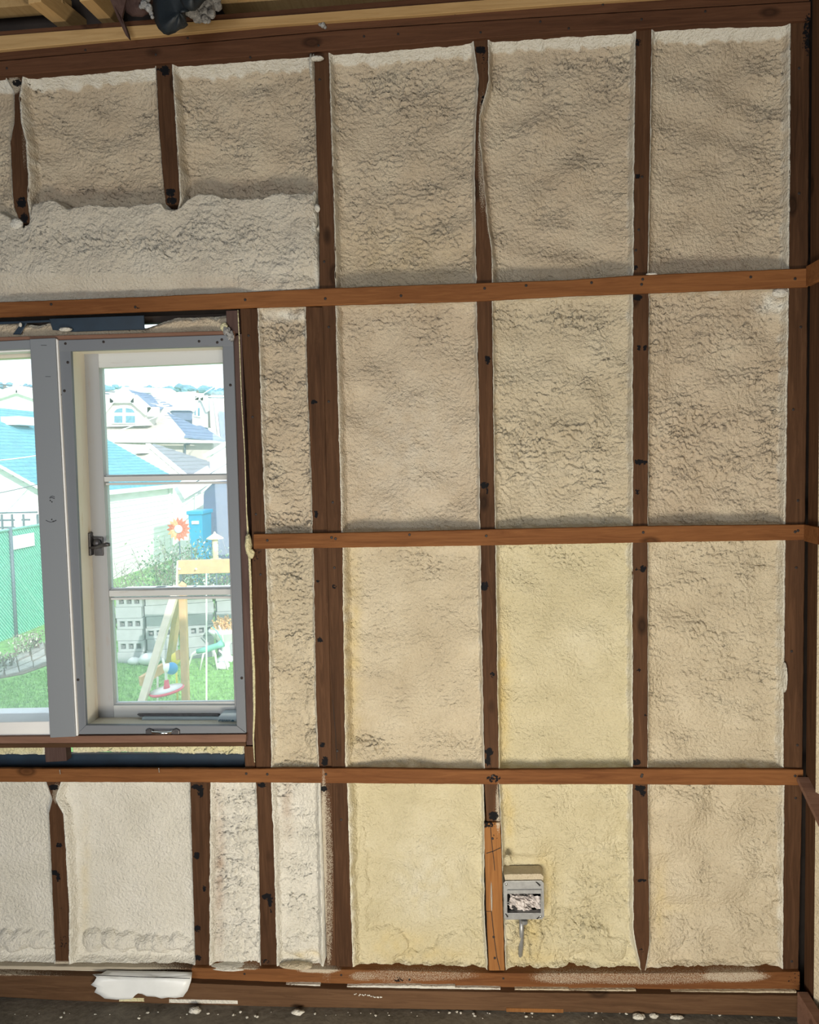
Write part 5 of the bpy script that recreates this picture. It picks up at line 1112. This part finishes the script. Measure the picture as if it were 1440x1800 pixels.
# left dormer with clipped gable and arched window
yd = 41.5; P = [(181,748),(181,716),(192,704),(238,704),(258,724),(262,748)]
hp(MB().prism(poly(P, yd), (0, 4, 0)), 'dormer_wall', 'stucco')
for a, b in (((178,722),(195,700)),((194,700),(236,700)),((235,700),(262,724)),((260,724),(280,724))): hp(MB().bar(U(*a, yd - .2), U(*b, yd - .2), .5, .16, (0, 1, 0)), 'rake_board', 'trim_white')
hp(MB().prism([U(194,697,yd), U(236,697,yd), U(222,684,yd+3), U(206,686,yd+3)], (0, .1, .05)), 'dormer_roof', 'stucco')
roof_courses(h3, 'slate_blue_shade', U(280, 722, yd + .1), U(290, 716, yd + 5), U(224, 686, yd + 5), U(237, 698, yd + .1), 5)
ring = [(196,745),(196,726)] + [(218 - 22 * math.cos(t_), 726 - 14 * math.sin(t_)) for t_ in [k * math.pi / 8 for k in range(1, 8)]] + [(240,726),(240,745)]
hp(MB().prism(poly(ring, yd - .12), (0, .1, 0)), 'window_frame', 'trim_white')
for q in ([(201,743),(201,731),(215,731),(215,743)], [(221,743),(221,731),(237,731),(237,743)], [(200,725),(205,719),(215,717),(215,725)], [(221,725),(221,717),(232,719),(237,725)]): hp(MB().prism(poly(q, yd - .16), (0, .04, 0)), 'window_pane', 'win_dark')
hp(MB().box(tuple(U(183, 750, yd - .25)), tuple(U(262, 746, yd - .1))), 'sill_board', 'trim_white')
# right dormer
yd = 43.5; P = [(338,748),(338,722),(346,700),(358,700),(366,722),(366,752)]
hp(MB().prism(poly(P, yd), (0, 3, 0)), 'dormer_wall', 'urn_white')
for a, b in (((336,722),(345,697)),((344,697),(358,698)),((358,698),(369,722))): hp(MB().bar(U(*a, yd - .2), U(*b, yd - .2), .4, .13, (0, 1, 0)), 'rake_board', 'trim_white')
hp(MB().prism(poly([(340,732),(340,714),(352,714),(352,734)], yd - .1), (0, .08, 0)), 'window_frame', 'trim_white'); hp(MB().prism(poly([(342,730),(342,717),(344,717),(344,730)], yd - .14), (0, .03, 0)), 'window_pane', 'win_dark'); hp(MB().prism(poly([(348,731),(348,717),(351,717),(351,731)], yd - .14), (0, .03, 0)), 'window_pane', 'win_dark')
hp(MB().prism(poly([(354,706),(358,702),(367,718),(366,724),(361,722)], yd - .25), (0, .1, 0)), 'dormer_roof', 'slate_blue_shade')
hp(MB().prism(poly([(368,700),(386,702),(388,768),(376,762),(370,750)], 43), (0, 2, 0)), 'wall', 'stucco'); hp(MB().prism(poly([(384,722),(396,726),(398,780),(388,770)], 42.6), (0, 2, 0)), 'wall', 'slate_blue_shade')
hp(MB().bar(U(378, 700, 42.8), U(386, 768, 42.8), .12, .12, (0, 1, 0)), 'corner_board', 'trim_white')
# house behind on the left
h4 = empty('distant_house', (float(U(30, 720, 50)[0]), 50, GZ)); tag(h4, 'pale distant house gable above the teal roof at the left', 'house')
put(MB().prism(poly([(-60,890),(-60,712),(30,688),(110,712),(110,890)], 52), (0, 8, 0)).build('wall', M['siding_white']), h4)
for a, b in (((-66,714),(31,684)),((31,684),(116,714))): put(MB().bar(U(*a, 51.7), U(*b, 51.7), .5, .3, (0, 1, 0)).build('rake_board', M['trim_white']), h4)
put(MB().prism([U(22,678,56), U(120,695,56), U(120,720,60), U(22,700,60)], (0, 0, .1)).build('roof', M['siding_white']), h4)
h5 = empty('distant_house', (float(U(250, 690, 70)[0]), 70, GZ)); tag(h5, 'pale distant rooftops just below the tree line', 'house')
put(MB().prism(poly([(100,880),(100,720),(150,690),(240,684),(330,700),(420,690),(420,880)], 72), (0, 8, 0)).build('wall', M['siding_white']), h5)
roof_courses(h5, 'stucco', U(200, 700, 71), U(330, 702, 71), U(300, 683, 76), U(215, 680, 76), 3)
# row of far trees on the skyline
rt = random.Random(31)
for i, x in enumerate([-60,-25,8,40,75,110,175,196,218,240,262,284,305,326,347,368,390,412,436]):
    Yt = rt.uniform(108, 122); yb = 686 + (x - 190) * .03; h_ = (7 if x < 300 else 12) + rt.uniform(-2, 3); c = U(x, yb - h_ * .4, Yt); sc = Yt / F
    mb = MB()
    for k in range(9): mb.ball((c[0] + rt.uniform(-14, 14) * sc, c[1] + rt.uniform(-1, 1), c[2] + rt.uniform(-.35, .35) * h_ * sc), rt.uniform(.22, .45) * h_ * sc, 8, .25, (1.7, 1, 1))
    root = empty('far_tree', (c[0], c[1], GZ)); tag(root, 'far tree with haze-tinted foliage in the line along the horizon', 'tree', 'tree line on the horizon')
    put(mb.build('crown', M['tree_far_haze']), root); put(MB().tube([(c[0], c[1], GZ), tuple(c)], [.35, .2], 6).build('trunk', M['twig']), root)
# overhead wires
def wire(a, b, Ya, Yb, sag, r_, lb, mat='metal_dark'):
    A = Vector(U(*a, Ya)); B = Vector(U(*b, Yb)); pts = [A.lerp(B, k / 12) - Vector((0, 0, sag * 4 * (k / 12) * (1 - k / 12))) for k in range(13)]
    tag(MB().tube(pts, r_, 5).build('overhead_wire', M[mat], None, True), lb, 'wire')
wire((-80,668), (430,694), 60, 60, .3, .05, 'upper dark overhead wire crossing the sky'); wire((-80,674), (430,700), 60, 58, .2, .05, 'lower dark overhead wire crossing the sky')
wire((178,766), (400,664), 22, 34, .25, .018, 'white service cable slanting across the dormer house', 'trim_white')
wire((-60,812), (150,778), 14, 20, .12, .016, 'white cable slanting over the teal roof', 'trim_white'); wire((-60,876), (110,838), 12, 18, .05, .010, 'thin dark cable in front of the garage gable')
wire((340,850), (520,735), 20, 22, .05, .012, 'thin dark cable at the right edge of the top pane')
